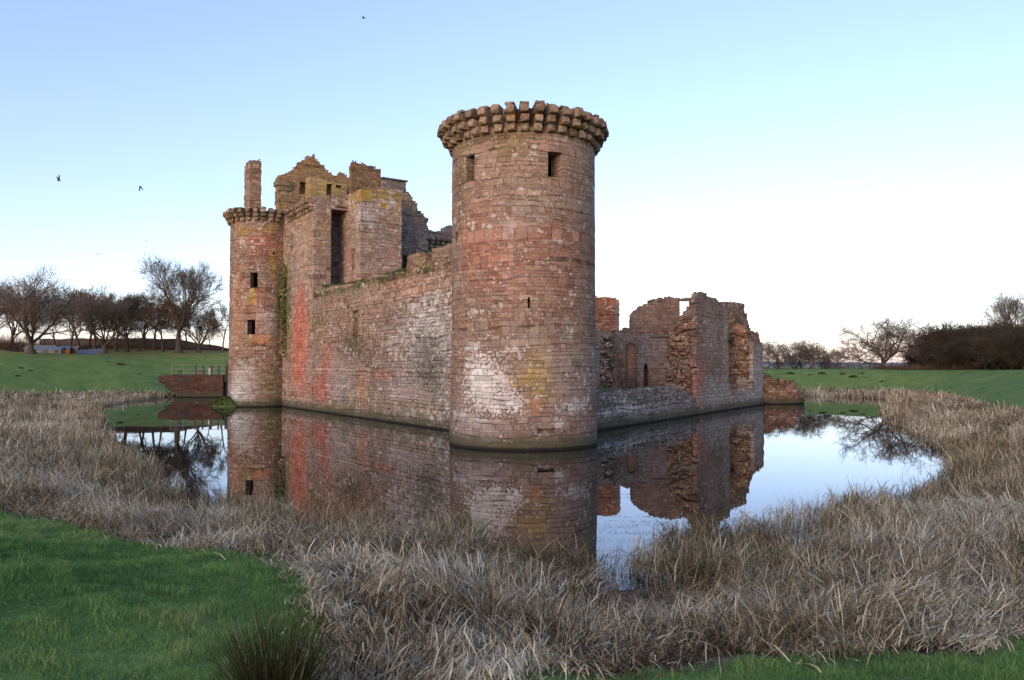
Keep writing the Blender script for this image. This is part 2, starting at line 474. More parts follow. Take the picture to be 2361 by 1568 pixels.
def outline(M, pts, w=0.0):
    """top outline from sight lines: returns f(u)"""
    q = sorted(M.uz(x, y, w) for x, y in pts)
    U = [a for a, b in q]; Z = [b for a, b in q]
    return lambda u, ww=0: float(np.interp(u, U, Z))
def hole(M, x0, x1, y0, y1, w0, w1, w=0.0):
    a = M.uz(x0, (y0+y1)/2, w)[0]; b = M.uz(x1, (y0+y1)/2, w)[0]; xm = (x0+x1)/2
    return (min(a, b), max(a, b), M.uz(xm, y1, w)[1], M.uz(xm, y0, w)[1], w0, w1)
def q(v, s=.28): return math.floor(v/s)*s
# ------------------------------------------------------------------ castle
T = np.array((0.62, 41.5)); TR = 3.87
ew = np.array((-19.0, 29.0)); ew /= np.linalg.norm(ew); nw = np.array((ew[1], -ew[0]))
es = np.array((21.4, 33.5)); es /= np.linalg.norm(es); ns = np.array((-es[1], es[0]))
def foot(p, e):
    p = np.array(p); return p + e*np.dot(T-p, e)
W = Plane(foot((-3.9, 49.0), ew), ew, nw)        # the long west wall, u from the corner tower to the gatehouse
S = Plane(foot((5.4, 49.0), es), es, ns)         # the ruined south wall
TC = Cyl(T, TR, .10)

def pt(M, x, y, rx, ry, c, st=.8, mode='', w=0.0):
    u, v = M.uz(x, y, w)
    u2 = M.uz(x+rx, y, w)[0]; v2 = M.uz(x, y-ry, w)[1]
    return (u, v, abs(u2-u), abs(v2-v), c, st, mode)
WHITE = (.60, .585, .575); YEL = (.37, .25, .05); MOSS = (.075, .095, .020); DRED = (.46, .155, .105); GRY = (.36, .31, .30)
OLIVE = (.20, .155, .06); BLK = (.05, .042, .035); MAUVE = (.34, .27, .27); ORNG = (.48, .22, .11); ASH = (.44, .40, .38)

rock = NT("parapet_stone")
def rock_mat(name, cols, moss=.5, bump=.8, sc=1.0):
    t = NT(name); tc = t.n("ShaderNodeNewGeometry"); p = tc.outputs['Position']
    oi = t.n("ShaderNodeObjectInfo").outputs['Random']
    ri = tc.outputs['Random Per Island']
    c = t.ramp(t.math('FRACT', t.math('ADD', oi, ri)), cols)
    m = t.noise(p, 4.5*sc, 5, .7)
    c = t.mix(1.0, c, t.ramp(m, [(.25, .5), (.5, 1), (.8, 1.45)]), 'MULTIPLY')
    y = t.noise(p, 1.6*sc, 4, .7)
    c = t.mix(t.maprange(y, .56, .70, 0, .8), c, (.33,.205,.055))
    w = t.noise(p, 9*sc, 3, .6)
    c = t.mix(t.maprange(w, .62, .68, 0, .7), c, (.52,.48,.42))
    g = t.noise(p, 1.1*sc, 4, .7)
    c = t.mix(t.maprange(g, .52, .64, 0, moss), c, (.085,.085,.03))
    return t.done(t.principled(c, .93, t.bump(t.math('ADD', m, t.math('MULTIPLY', w, .5)), bump, .06), .12))
M_corbel = rock_mat("corbel_stone", [(0,(.12,.085,.060)),(.4,(.22,.16,.115)),(.7,(.28,.215,.155)),(1,(.18,.12,.085))], .85)
M_corbel_g = rock_mat("corbel_stone_grey", [(0,(.10,.085,.08)),(.5,(.17,.145,.135)),(1,(.22,.18,.16))], .4)
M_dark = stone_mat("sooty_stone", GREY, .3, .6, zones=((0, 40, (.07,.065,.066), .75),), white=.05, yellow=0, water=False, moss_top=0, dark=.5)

def corbel_mesh(seed, wd=.41, tiers=3, h=.40, step=.25, p0=.28, cap=True):
    rs = random.Random(seed); mb = MB()
    for k in range(tiers + (1 if cap else 0)):
        last = k == tiers
        z0 = k*h + rs.uniform(-.01, .01); z1 = z0 + (h-.022 if not last else rs.uniform(.05, .22))
        pr = p0 + step*min(k, tiers-1) + rs.uniform(-.09, .05) - (rs.uniform(.05, .3) if last else 0)
        ww = wd*(rs.uniform(.9, 1.05) if not last else rs.uniform(.9, 1.25)); sh = rs.uniform(-.03, .03)
        r = min(.11, h*.30)
        prof = [(-.3, z0)]
        if not last:
            for a in range(5):
                an = math.pi/2*a/4
                prof.append((pr - r + r*math.sin(an), z0 + r - r*math.cos(an)))
        else: prof.append((pr, z0))
        prof += [(pr - .02, (z0+z1)/2 + .04), (pr - rs.uniform(.02, .07), z1), (-.3, z1 + rs.uniform(-.03, .03))]
        xs = [-ww/2, -ww/2+.035, 0, ww/2-.035, ww/2]; n = len(prof); V = []; F = []
        for i, x in enumerate(xs):
            ins = .022 if i in (0, 4) else 0
            for (y, z) in prof:
                cz = (z0+z1)/2
                V.append((x+sh+rs.uniform(-.03, .03), (y-ins if y > 0 else y)+rs.uniform(-.035, .035), z+(ins*.6 if z < cz else -ins*.6)+rs.uniform(-.022, .022)))
        for i in range(len(xs)-1):
            for j in range(n):
                j2 = (j+1) % n
                F.append((i*n+j, i*n+j2, (i+1)*n+j2, (i+1)*n+j))
        F.append(tuple(range(n))[::-1]); F.append(tuple((len(xs)-1)*n+j for j in range(n)))
        mb.add(V, F)
    me = pymesh("corbel", mb.v, mb.f, True); me.set_sharp_from_angle(angle=rad(50))
    return me
def place_corbel(me, p, out, z, parent, mat, sc=1.0):
    o = link_mesh("corbel", me, mat, parent)
    o.location = (p[0], p[1], z); o.rotation_euler = (0, 0, math.atan2(out[1], out[0]) - math.pi/2)
    o.scale = (sc, sc, sc)
    return o
CORB = [corbel_mesh(s) for s in range(9)]
CORBG = [corbel_mesh(s+20) for s in range(6)]
for me in CORB: me.materials.append(M_corbel)
for me in CORBG: me.materials.append(M_corbel_g)
_r = random.Random(3)

# ---- the corner tower
tower = tag(empty("round_tower", (T[0], T[1], 0)), "tall round red sandstone tower standing in the water in front of the other castle ruins", "tower")
tower_holes = [hole(TC, 1075, 1094, 358, 419, -1, 2), hole(TC, 1263.5, 1297.5, 350, 409, -1, 2), hole(TC, 1217, 1222.5, 685, 711, -1, .8),
               hole(TC, 1238, 1279, 988, 999, -1, .35), hole(TC, 1049, 1056, 536, 559, -1, .4)]
tp = [pt(TC, 1112, 885, 58, 74, WHITE, .5, 'blk'), pt(TC, 1112, 880, 62, 80, WHITE, .85, 'spk'), pt(TC, 1160, 925, 62, 36, WHITE, .9, 'spk'), pt(TC, 1110, 905, 60, 60, (.30,.24,.22), .3, 'blk'), pt(TC, 1112, 890, 40, 52, (.62,.62,.62), .35, 'spk'), pt(TC, 1090, 800, 24, 18, WHITE, .8, 'spk'),
      pt(TC, 1075, 960, 48, 24, ASH, .7, 'spk'), pt(TC, 1238, 850, 40, 62, YEL, .75, 'spk'), pt(TC, 1225, 880, 34, 30, (.42,.27,.04), .8, 'blk'), pt(TC, 1250, 905, 40, 40, YEL, .55, 'spk'),
      pt(TC, 1236, 935, 26, 24, ORNG, .7, 'spk'), pt(TC, 1325, 935, 28, 18, WHITE, .75, 'spk'), pt(TC, 1285, 978, 12, 14, WHITE, .7, 'spk'),
      pt(TC, 1210, 520, 70, 60, ASH, .55, 'blk'), pt(TC, 1170, 640, 90, 40, ASH, .35, 'blk'), pt(TC, 1240, 600, 160, 95, (.36,.16,.115), .45),
      pt(TC, 1095, 560, 60, 110, (.37,.17,.12), .45), pt(TC, 1180, 330, 50, 42, OLIVE, .6, 'spk'), pt(TC, 1060, 380, 30, 70, OLIVE, .45, 'spk'),
      pt(TC, 1340, 790, 34, 90, OLIVE, .3, 'spk'), pt(TC, 1232, 697, 9, 13, (.42,.31,.20), .9, 'box'), pt(TC, 1218, 770, 4, 55, BLK, .55),
      pt(TC, 1100, 990, 80, 30, MAUVE, .5), pt(TC, 1310, 860, 80, 110, MAUVE, .3), pt(TC, 1300, 470, 90, 60, (.20,.15,.115), .35, 'blk'), pt(TC, 1120, 700, 70, 90, (.17,.10,.075), .4, 'blk'), pt(TC, 1330, 640, 60, 120, (.20,.13,.10), .4, 'blk'), pt(TC, 1200, 760, 120, 60, (.33,.28,.25), .4, 'blk'), pt(TC, 1110, 320, 60, 20, (.10,.08,.04), .6, 'spk'), pt(TC, 1060, 450, 26, 90, (.14,.11,.06), .5, 'spk')]
M_tower = stone_mat("tower_stone", RED, .215, .44, joint=.018, white=.36, yellow=.28, moss_top=.6, patches=tp,
                    zones=((10.0, 13.2, (.40,.315,.26), .72), (8.0, 2.0, (.29,.235,.215), .72), (15.75, 16.1, (.035,.030,.020), .95)), bump=.6, irregular=.05)  # last zone: mossy band, darkened further to paint the shade between corbels
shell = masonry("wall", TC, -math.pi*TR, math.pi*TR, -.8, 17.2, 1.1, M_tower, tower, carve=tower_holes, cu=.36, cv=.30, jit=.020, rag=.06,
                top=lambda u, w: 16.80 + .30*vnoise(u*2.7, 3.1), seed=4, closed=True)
shell.location = (-T[0], -T[1], 0)
mb = MB()
for k in range(48):
    a = 2*math.pi*k/48; b = 2*math.pi*(k+1)/48
    mb.add([(0,0,15.6),((TR-.4)*math.cos(a),(TR-.4)*math.sin(a),15.5),((TR-.4)*math.cos(b),(TR-.4)*math.sin(b),15.5)], [(0,1,2)])
o = mb.build("light_block_slab", M_dark, tower)  # added slab, closes the hollow tower so its windows stay dark
a0 = math.atan2(TC.f[1], TC.f[0])
for k in range(38):
    a = a0 + 2*math.pi*(k+.08)/38
    dv = np.array((math.cos(a), math.sin(a)))
    place_corbel(CORB[_r.randrange(9)], dv*(TR-.02), dv, 15.72, tower, None)
def ledge(name, M, x0, x1, y, parent, mat, off=(0, 0)):
    pass

# ---- the west curtain wall
uA = W.uz(720, 920)[0]
cw = tag(empty("curtain_wall", (W.p[0], W.p[1], 0)), "long weathered sandstone wall between round tower and gatehouse with mossy sloping top", "wall")
def place_world(o):
    if o.parent is not None:
        pl = o.parent.location
        o.location = (o.location[0]-pl[0], o.location[1]-pl[1], o.location[2]-pl[2])
    return o
wt_pts = [(722, 664), (770, 662), (800, 657), (850, 645), (900, 633), (940, 624), (990, 612), (1040, 600)]
wtop = outline(W, wt_pts)
cp = [pt(W, 690, 800, 24, 130, DRED, .95), pt(W, 694, 710, 16, 60, DRED, .7), pt(W, 752, 865, 22, 75, DRED, .75, 'spk'), pt(W, 740, 900, 34, 36, DRED, .7),
      pt(W, 980, 755, 80, 110, WHITE, .9, 'blk'), pt(W, 1010, 840, 56, 130, WHITE, .75, 'blk'), pt(W, 960, 860, 80, 100, ASH, .75, 'blk'), pt(W, 1000, 790, 60, 130, (.47,.44,.42), .6, 'spk'), pt(W, 1020, 840, 40, 70, ASH, .6, 'blk'), pt(W, 930, 800, 50, 60, ASH, .5, 'blk'),
      pt(W, 930, 880, 60, 60, MAUVE, .6), pt(W, 815, 800, 40, 34, BLK, .55, 'spk'), pt(W, 985, 830, 55, 90, BLK, .6, 'spk'), pt(W, 870, 850, 50, 60, BLK, .35, 'spk'), pt(W, 900, 720, 50, 40, (.12,.085,.06), .5, 'blk'), pt(W, 815, 795, 14, 16, MOSS, .7, 'spk'),
      pt(W, 1000, 880, 45, 50, BLK, .45, 'blk'), pt(W, 780, 880, 32, 60, GRY, .55), pt(W, 835, 900, 10, 60, ORNG, .55),
      pt(W, 733, 745, 14, 40, OLIVE, .6), pt(W, 885, 865, 30, 14, DRED, .55, 'spk'), pt(W, 960, 650, 80, 46, (.44,.235,.15), .55), pt(W, 860, 700, 60, 40, (.40,.27,.21), .5),
      pt(W, 710, 930, 200, 16, OLIVE, .45, 'spk'), pt(W, 712, 850, 7, 90, ASH, .7, 'spk'), pt(W, 940, 935, 90, 20, OLIVE, .4, 'spk')]
cp += [pt(W, x_, y_, rx_, ry_, (.10,.115,.03) if i_ % 2 else (.135,.125,.04), .92, 'spk') for i_, (x_, y_, rx_, ry_) in enumerate(
    ((742,676,26,13),(790,668,30,9),(835,656,30,12),(880,643,30,11),(930,632,32,12),(985,620,34,13),(1025,610,20,11)))]
M_west = stone_mat("curtain_stone", BROWN, .24, .46, joint=.030, white=.42, yellow=.2, moss_top=.95, patches=cp, dark=.45, bump=1.0, irregular=.075, seed=1.0,
                   zones=((8.0, 1.5, (.35,.325,.305), .55),))
wh = [hole(W, 813.5, 825, 716, 781, -1, .75), hole(W, 748.5, 752, 903, 912, -1, .5), hole(W, 750, 755, 909, 912, -1, .5)]
o = place_world(masonry("wall", W, TR-.6, uA, -.8, 12.6, 2.0, M_west, cw, carve=wh, cu=.40, cv=.26, cw=.5, jit=.032, rag=.12, seed=8,
        top=lambda u, w: wtop(u) + .12 + .35*(vnoise(u*1.3, w*1.5)-.5) - .16*abs(w-.9)))
for (x0, x1, y0, y1, nm) in ((937, 979, 580, 622, 0), (995, 1041, 563, 616, 1)):
    b = hole(W, x0, x1, y0, y1, 0, 0)
    prof = (lambda u, w, b=b: b[3] - .18*vnoise(u*3, 5) - .5*max(0, abs((u-(b[0]+b[1])/2)/(b[1]-b[0])*2) - .72)*2)
    place_world(masonry("parapet_stub", W, b[0], b[1], b[2]-.4, b[3]+.1, .8, stone_mat("parapet_stub_stone%d" % nm, BROWN, .16, .4, white=.1, yellow=.9, moss_top=.95, water=False, seed=2.0+nm, bump=1.0),
            cw, cu=.34, cv=.18, cw=.4, top=prof, jit=.04, rag=.09, seed=30+nm))

_g = np.random.RandomState(77); n_ = 5200
u_ = TR + (uA-TR)*_g.rand(n_); w_ = -.05 + 1.5*_g.rand(n_)**1.5
_k = vnoise(u_*.9, w_) > .34
u_, w_ = u_[_k], w_[_k]; n_ = len(u_)
z_ = np.array([wtop(a) for a in u_]) + .05 + .1*_g.rand(n_)
WALLTOP = (W(u_, z_, w_), n_, _g, cw)

# ---- the gatehouse
A = W.p + W.e*uA
gate = tag(empty("gatehouse", (A[0], A[1], 0)), "ruined gatehouse block with round tower, broken gable and chimneys at far end of long wall", "gatehouse")
GC = np.array((-26.4, 81.1)); GR = 3.3
GT = Cyl(GC, GR, .06)
gh = [hole(GT, 577, 594, 628, 663, -1, 2), hole(GT, 570.5, 588, 737, 771, -1, 2), hole(GT, 568, 570.5, 820, 830, -1, .6), hole(GT, 629, 636, 581, 587, -1, .6)]
gp = [pt(GT, 651, 715, 14, 95, MOSS, .95, 'spk'), pt(GT, 657, 700, 12, 70, MOSS, .9), pt(GT, 652, 590, 10, 50, YEL, .6, 'spk'), pt(GT, 582, 685, 11, 26, YEL, .85), pt(GT, 575, 785, 10, 18, YEL, .55),
      pt(GT, 628, 610, 9, 42, YEL, .7), pt(GT, 605, 782, 28, 14, ORNG, .8), pt(GT, 600, 720, 24, 60, DRED, .3), pt(GT, 548, 700, 18, 110, ORNG, .30),
      pt(GT, 560, 880, 40, 60, ASH, .6), pt(GT, 545, 905, 26, 30, WHITE, .5, 'spk'), pt(GT, 635, 890, 30, 46, OLIVE, .6), pt(GT, 610, 740, 24, 40, ASH, .5, 'spk'),
      pt(GT, 560, 535, 30, 14, YEL, .6, 'spk'), pt(GT, 620, 530, 34, 16, YEL, .5, 'spk'), pt(GT, 610, 560, 50, 30, DRED, .4), pt(GT, 640, 930, 30, 14, MOSS, .7, 'spk'), pt(GT, 576, 930, 26, 8, MOSS, .5)]
M_gt = stone_mat("gate_tower_stone", RED, .27, .5, white=.42, yellow=.3, moss_top=.6, patches=gp, seed=5.0, zones=((4.0, .8, (.40,.34,.32), .5),), bump=.9)
gt_e = empty("round_tower_body")                                # not linked to anything: removed below
bpy.data.objects.remove(gt_e)
o = place_world(masonry("round_turret", GT, -math.pi*GR, math.pi*GR, -.8, 20.3, 1.0, M_gt, gate, carve=gh, cu=.40, cv=.30, jit=.022, rag=.08, closed=True, seed=12,
        top=lambda u, w: 19.95 + .3*(vnoise(u*1.5, 2)-.5)))
turret = o
mb = MB()
for k in range(40):
    a = 2*math.pi*k/40; b = 2*math.pi*(k+1)/40
    mb.add([(GC[0],GC[1],18.9),(GC[0]+(GR-.4)*math.cos(a),GC[1]+(GR-.4)*math.sin(a),18.9),(GC[0]+(GR-.4)*math.cos(b),GC[1]+(GR-.4)*math.sin(b),18.9)], [(0,1,2)])
place_world(mb.build("light_block_slab", M_dark, gate))  # added lid that keeps daylight out of the hollow turret
for k in range(30):
    a = 2*math.pi*k/30
    dv = np.array((math.cos(a), math.sin(a))); p = GC + dv*(GR-.02)
    if np.dot(p - W.p, W.n) > .1: continue
    place_world(place_corbel(CORB[_r.randrange(9)], p, dv, 18.95, gate, None))
# flank wall, flush with the long wall, with its own corbel table
fh = [hole(W, 670.5, 674.5, 541, 579, -1, .6)]
M_fl = stone_mat("gate_flank_stone", PINK, .30, .56, white=.42, yellow=.25, moss_top=.6, seed=6.0, bump=.8, patches=cp[:4] + [
      pt(W, 700, 560, 22, 60, (.45,.31,.25), .5), pt(W, 690, 500, 26, 22, YEL, .35, 'spk'), pt(W, 665, 720, 8, 130, MOSS, .75, 'spk'), pt(W, 712, 540, 6, 60, YEL, .45, 'spk'), cp[17]])
place_world(masonry("flank_wall", W, uA+.002, uA+13.5, -.8, 20.3, 1.2, M_fl, gate, carve=fh, cu=.42, cv=.30, jit=.02, rag=.04, seed=13,
        top=lambda u, w: 20.15 + .25*(vnoise(u*1.7, 8)-.5) - (.3 if u > uA+5 else 0)))
for k in range(10):
    u = uA + .45 + k*.74; p = W.p + W.e*u + W.n*.02
    place_world(place_corbel(CORB[_r.randrange(9)], p, -W.n, 18.72, gate, None, .9))
uj = W.uz(657, 800)[0]
M_scar = stone_mat("scar_rubble", RUBB, .22, .45, white=.1, yellow=.3, moss_top=1.0, seed=7.0, bump=1.2, water=False,
                   patches=[pt(W, 656, 720, 16, 110, MOSS, .95, 'spk'), pt(W, 655, 640, 16, 70, MOSS, .8, 'spk')])
place_world(masonry("rubble_scar", Plane(W.p - W.n*.42, W.e, W.n), uj-.55, uj+.75, 5.2, 14.6, .6, M_scar, gate, cu=.25, cv=.22, cw=.2, jit=.07, rag=.11, seed=21,
        keep=lambda U, V, Wd, rs: rs.rand(*U.shape) < (.55 + .5*(Wd/.6) + .1*np.sin(V*2))))
# return wall beside the dark slot, dark recess, projecting block
G = Plane(A, W.n, W.e)                            # u into the castle, w towards the gate
slot_top = G.uz(780, 474)[1]; slot_bot = 10.9
M_ret = stone_mat("gate_return_stone", PINK, .28, .52, white=.42, yellow=.35, moss_top=.6, seed=8.0, water=False,
                  patches=[pt(G, 748, 462, 40, 8, OLIVE, .7), pt(G, 735, 600, 16, 60, MAUVE, .5), pt(G, 745, 480, 18, 14, WHITE, .55, 'spk')])
t0 = G.uz(763, 560)[0]; t1 = G.uz(802, 560)[0]
place_world(masonry("return_wall", G, 1.202, t1+.02, 5, 20.3, .9, M_ret, gate, cu=.3, cv=.30, jit=.02, rag=.05, seed=15,
        carve=[(t0, t1+.5, 3, slot_top-.35, -1, 2), (t0+.4, t1+.5, slot_top-.6, slot_top-.1, -1, 2)], top=lambda u, w: 20.15 + .2*(vnoise(u*2, 4)-.5)))
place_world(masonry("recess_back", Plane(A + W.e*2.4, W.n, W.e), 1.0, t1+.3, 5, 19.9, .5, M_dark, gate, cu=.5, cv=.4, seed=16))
mb = MB(); c = A + W.e*3.0 + W.n*3.0; mb.obox(c, W.e, W.n, 3.0, 3.0, 19.0, 19.2)
place_world(mb.build("light_block_slab", M_dark, gate))  # added slab, blocks sky light from leaking into the recess
B0 = Plane(A - W.e*3.2 + W.n*t1, W.n, W.e)
u_b = B0.uz(926, 560)[0]
side_slit = None
M_blk = stone_mat("gate_block_stone", PINK, .28, .55, white=.42, yellow=.35, moss_top=.85, seed=9.0, water=False, patches=[
      pt(B0, 930*.5+830*.5, 448, 60, 16, YEL, .55), pt(B0, 845, 450, 16, 18, YEL, .8), pt(B0, 887, 471, 10, 10, (.46,.27,.03), 1, ''), pt(B0, 915, 478, 10, 30, YEL, .45, 'spk'),
      pt(B0, 850, 500, 22, 30, WHITE, .5, 'spk'), pt(B0, 905, 468, 14, 10, WHITE, .6, 'spk'), pt(B0, 900, 600, 30, 50, (.40,.22,.19), .5), pt(B0, 870, 630, 50, 30, (.41,.27,.23), .5)])
sb = Plane(B0.p, W.e, -W.n)
s_a = sb.uz(810.5, 600)[0]; s_b = sb.uz(817.5, 600)[0]; z_a = sb.uz(814, 624)[1]; z_b = sb.uz(814, 573)[1]
btop = outline(B0, [(828, 434), (845, 436), (880, 436), (905, 438), (926, 441)])
place_world(masonry("projecting_block", B0, 0, u_b, 4, 21.4, 5.8, M_blk, gate, cu=.36, cv=.29, cw=.45, jit=.02, rag=.045, seed=17,
        carve=[(-1, .9, z_a, z_b, min(s_a, s_b), max(s_a, s_b))], top=lambda u, w: btop(u) + .16*(vnoise(u*2.2, w)-.5) - .02*w))
place_world(masonry("string_course", Plane(B0.p - W.e*.09, W.n, W.e), -.09, u_b+.05, 17.55, 17.78, .3, M_blk, gate, cu=.36, cv=.12, jit=.02, rag=.03, seed=18))
# dark wall and sloping gable to the right of the block
Dk = Plane(A + W.e*.6 + W.n*t1, W.n, W.e)
dtop = outline(Dk, [(918, 434), (939, 441), (951, 456), (962, 470), (963, 484), (975, 492), (984, 502), (985.5, 520), (986, 536), (1010, 545)])
ud0 = Dk.uz(924, 560)[0]; ud1 = Dk.uz(986, 560)[0]; udm = Dk.uz(962, 560)[0]
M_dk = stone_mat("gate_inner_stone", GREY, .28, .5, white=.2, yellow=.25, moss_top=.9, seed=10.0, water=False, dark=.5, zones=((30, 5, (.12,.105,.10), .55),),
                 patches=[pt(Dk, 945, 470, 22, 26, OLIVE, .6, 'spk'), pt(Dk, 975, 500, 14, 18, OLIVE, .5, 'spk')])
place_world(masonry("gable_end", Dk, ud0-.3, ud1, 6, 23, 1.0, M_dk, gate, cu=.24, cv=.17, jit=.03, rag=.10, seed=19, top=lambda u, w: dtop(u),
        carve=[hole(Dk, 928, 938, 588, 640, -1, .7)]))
Db = Plane(A + W.e*9.0 + W.n*t1, W.n, W.e)
pr = outline(Db, [(962, 520), (985, 522), (986, 530), (1006, 534), (1024, 536), (1025, 522), (1045, 522)])
v0_, _ = Db.uz(958, 540); v1_, _ = Db.uz(1052, 540)
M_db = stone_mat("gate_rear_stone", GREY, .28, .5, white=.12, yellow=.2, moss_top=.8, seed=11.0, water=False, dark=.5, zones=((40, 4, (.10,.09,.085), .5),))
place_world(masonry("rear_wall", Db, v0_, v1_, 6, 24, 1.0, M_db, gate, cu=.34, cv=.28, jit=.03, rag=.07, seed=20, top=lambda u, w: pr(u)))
zc = Db.uz(1000, 572)[1]
for k in range(10):
    u = v0_ + .5 + k*.72
    p = Db.p + Db.e*u - Db.n*.0
    if u < v1_: place_world(place_corbel(CORBG[_r.randrange(6)], p, -Db.n, zc, gate, None, 1.0))
# tall thin chimney on the turret
def chimney(name, x0, xm, x1, ytop, Y, zb, mat, seed, rot=None, cap=.0, ragged=.1):
    """a stack whose near corner is at xm; its faces follow the castle's two directions"""
    d = ray(xm, ytop); p = np.array((d[0]*Y/d[1], Y)); zt = EYE + d[2]*Y/d[1]
    Pf = Plane(p, W.n, W.e); ur = Pf.uz(x1, ytop)[0]
    Pl = Plane(p, W.e, W.n); ul = Pl.uz(x0, ytop)[0]
    o = place_world(masonry(name, Pf, 0, ur, zb, zt+.2, max(.6, abs(ul)), mat, gate, cu=.3, cv=.27, cw=.35, jit=.02, rag=.05, seed=seed,
            top=lambda u, w: zt - ragged*(vnoise(u*2.3, w*2.1+seed))))
    return o, Pf, ur, abs(ul), zt
M_ch = stone_mat("chimney_stone", BROWN, .26, .5, white=.15, yellow=.6, moss_top=.9, seed=12.0, water=False, zones=((23, 27, (.26,.19,.12), .5),))
_, PF_T, *_ = chimney("thin_chimney", 564, 577, 603, 366, 80.5, 17.5, M_ch, 31, ragged=.5)
M_ch2 = stone_mat("mossy_chimney_stone", RUBB, .2, .4, white=.15, yellow=.35, moss_top=.9, seed=13.0, water=False, bump=1.1, dark=.6,
                  zones=((18, 21, (.17,.14,.07), .65),))
o, PF_M, ur, dl, zt = chimney("mossy_chimney", 805, 811, 878, 372, 73.0, 17.5, M_ch2, 32, ragged=.55)
M_ch3 = stone_mat("slab_chimney_stone", GREY, .2, .45, white=.2, yellow=.1, moss_top=.3, seed=14.0, water=False)
o, Pf, ur, dl, zt = chimney("slab_chimney", 880, 882.5, 936, 411, 80.0, 19.0, M_ch3, 33, ragged=0)
mb = MB(); mb.obox(Pf.p + Pf.e*ur/2 + Pf.n*.4, Pf.e, Pf.n, ur/2+.14, .62, zt-.05, zt+.1)
mb.build("cap", plain("slate_cap", (.09,.09,.095), .7), o)
# broken gable and its dormer
Gb = Plane(A + W.e*9.5, W.n, W.e)
gb_pts = [(639, 412), (646, 405), (653, 402), (676, 392), (688, 378), (699, 369), (710, 367), (711, 359), (726, 359), (728, 366), (738, 376), (748, 384), (752, 392), (764, 400), (776, 404),
          (783, 404), (784, 398), (796, 398), (797, 404), (806, 410)]
gtop = outline(Gb, gb_pts)
ga = Gb.uz(641, 430)[0]; gb = Gb.uz(806, 430)[0]
M_gb = stone_mat("gable_stone", BROWN, .24, .46, white=.12, yellow=1.1, moss_top=.7, seed=15.0, water=False, zones=((18, 24, (.36,.245,.11), .55),))
place_world(masonry("gable", Gb, ga, gb, 16, 28, .9, M_gb, gate, cu=.26, cv=.18, jit=.03, rag=.10, seed=22, top=lambda u, w: gtop(u),
        carve=[hole(Gb, 691, 706.5, 420, 448, -1, .75), hole(Gb, 757, 766, 423, 449, -1, 2)]))
Gd = Plane(A + W.e*8.3, W.n, W.e)
da = Gd.uz(713, 430)[0]; db = Gd.uz(800, 430)[0]
dz = Gd.uz(745, 410)[1]
M_dm = stone_mat("dormer_stone", [(0,(.36,.26,.11)),(.5,(.42,.30,.12)),(1,(.33,.24,.13))], .4, .8, white=.05, yellow=.9, moss_top=.5, seed=16.0, water=False)
place_world(masonry("dormer", Gd, da, db, 17.5, dz+.3, 1.2, M_dm, gate, cu=.4, cv=.34, jit=.02, rag=.04, seed=23,
        top=lambda u, w: dz - (.25 if u > da+(db-da)*.45 else 0), carve=[hole(Gd, 753, 767, 424, 450, -1, 1.0), hole(Gd, 774, 788, 427, 434, -1, .6)]))
mb = MB(); b1 = Gb.uz(634, 415)
for k, (dx, zz, hh) in enumerate(((0, .0, .5), (.12, -.5, .45), (.3, -.95, .45))):
    mb.obox(Gb.p + Gb.e*(b1[0]+.9+dx) + Gb.n*.4, Gb.e, Gb.n, .75-dx*.6, .7-.12*k, b1[1]+zz-.5, b1[1]+zz)
place_world(mb.build("skewputt", M_corbel, gate))

# ---- the ruined south wall
sw = tag(empty("ruined_wall", (S.p[0], S.p[1], 0)), "broken sandstone wall rising from the water, low rubble stretch with tall jagged fragments", "wall")
uP0 = S.uz(1606, 900)[0]; uP1 = S.uz(1681, 900)[0]; uR = S.uz(1738, 900)[0]; uE = S.uz(1760, 900)[0]
lp = [pt(S, 1440, 943, 60, 7, WHITE, .8, 'spk'), pt(S, 1400, 955, 30, 10, ASH, .6, 'spk'), pt(S, 1500, 950, 60, 16, GRY, .6), pt(S, 1580, 935, 30, 20, (.36,.30,.29), .6),
      pt(S, 1618, 870, 11, 70, DRED, .75, 'spk'), pt(S, 1612, 925, 8, 40, DRED, .7, 'spk'), pt(S, 1650, 905, 40, 40, ASH, .5), pt(S, 1640, 760, 18, 80, (.42,.30,.27), .6), pt(S, 1672, 780, 8, 130, (.38,.31,.27), .5), pt(S, 1650, 720, 30, 30, (.22,.14,.09), .6, 'spk'), pt(S, 1640, 830, 40, 60, (.20,.12,.10), .4, 'blk'),
      pt(S, 1722, 920, 30, 30, ASH, .5), pt(S, 1748, 880, 14, 90, ASH, .65)]
M_s = stone_mat("south_stone", RED, .25, .46, white=.40, yellow=.08, moss_top=.35, patches=lp, seed=17.0, bump=1.0, irregular=.06, zones=((2.6, 1.2, (.35,.29,.27), .6), (3.0, 9.0, (.30,.20,.155), .45)), dark=.35)
M_rub = stone_mat("rubble_core", RUBB, .17, .36, joint=.03, white=.10, yellow=.12, moss_top=.6, seed=18.0, bump=1.6, irregular=.09, dark=.6, water=False, joint_col=(.04,.026,.02))
M_low = stone_mat("low_wall_stone", GREY, .26, .42, joint=.03, white=.5, yellow=.1, moss_top=.25, patches=lp[:3], seed=19.0, bump=1.2, irregular=.08, dark=.5, zones=((.5, 2.5, (.38,.34,.315), .55),))
lt = outline(S, [(1376, 944), (1450, 938), (1520, 930), (1606, 918)])
place_world(masonry("low_wall", S, TR-.7, uP0+.1, -.8, 3.0, 2.5, M_low, sw, cu=.30, cv=.20, cw=.28, jit=.045, rag=.13, seed=41,
        top=lambda u, w: lt(u) + min(w, 1.4)*.62 + .42*(vnoise(u*2.3, w*2.3)-.5)))
pk = outline(S, [(1596, 716), (1600, 700), (1606, 684), (1611, 673), (1625, 672), (1628, 680), (1643, 686), (1657, 693), (1664, 700), (1681, 704), (1690, 706)])
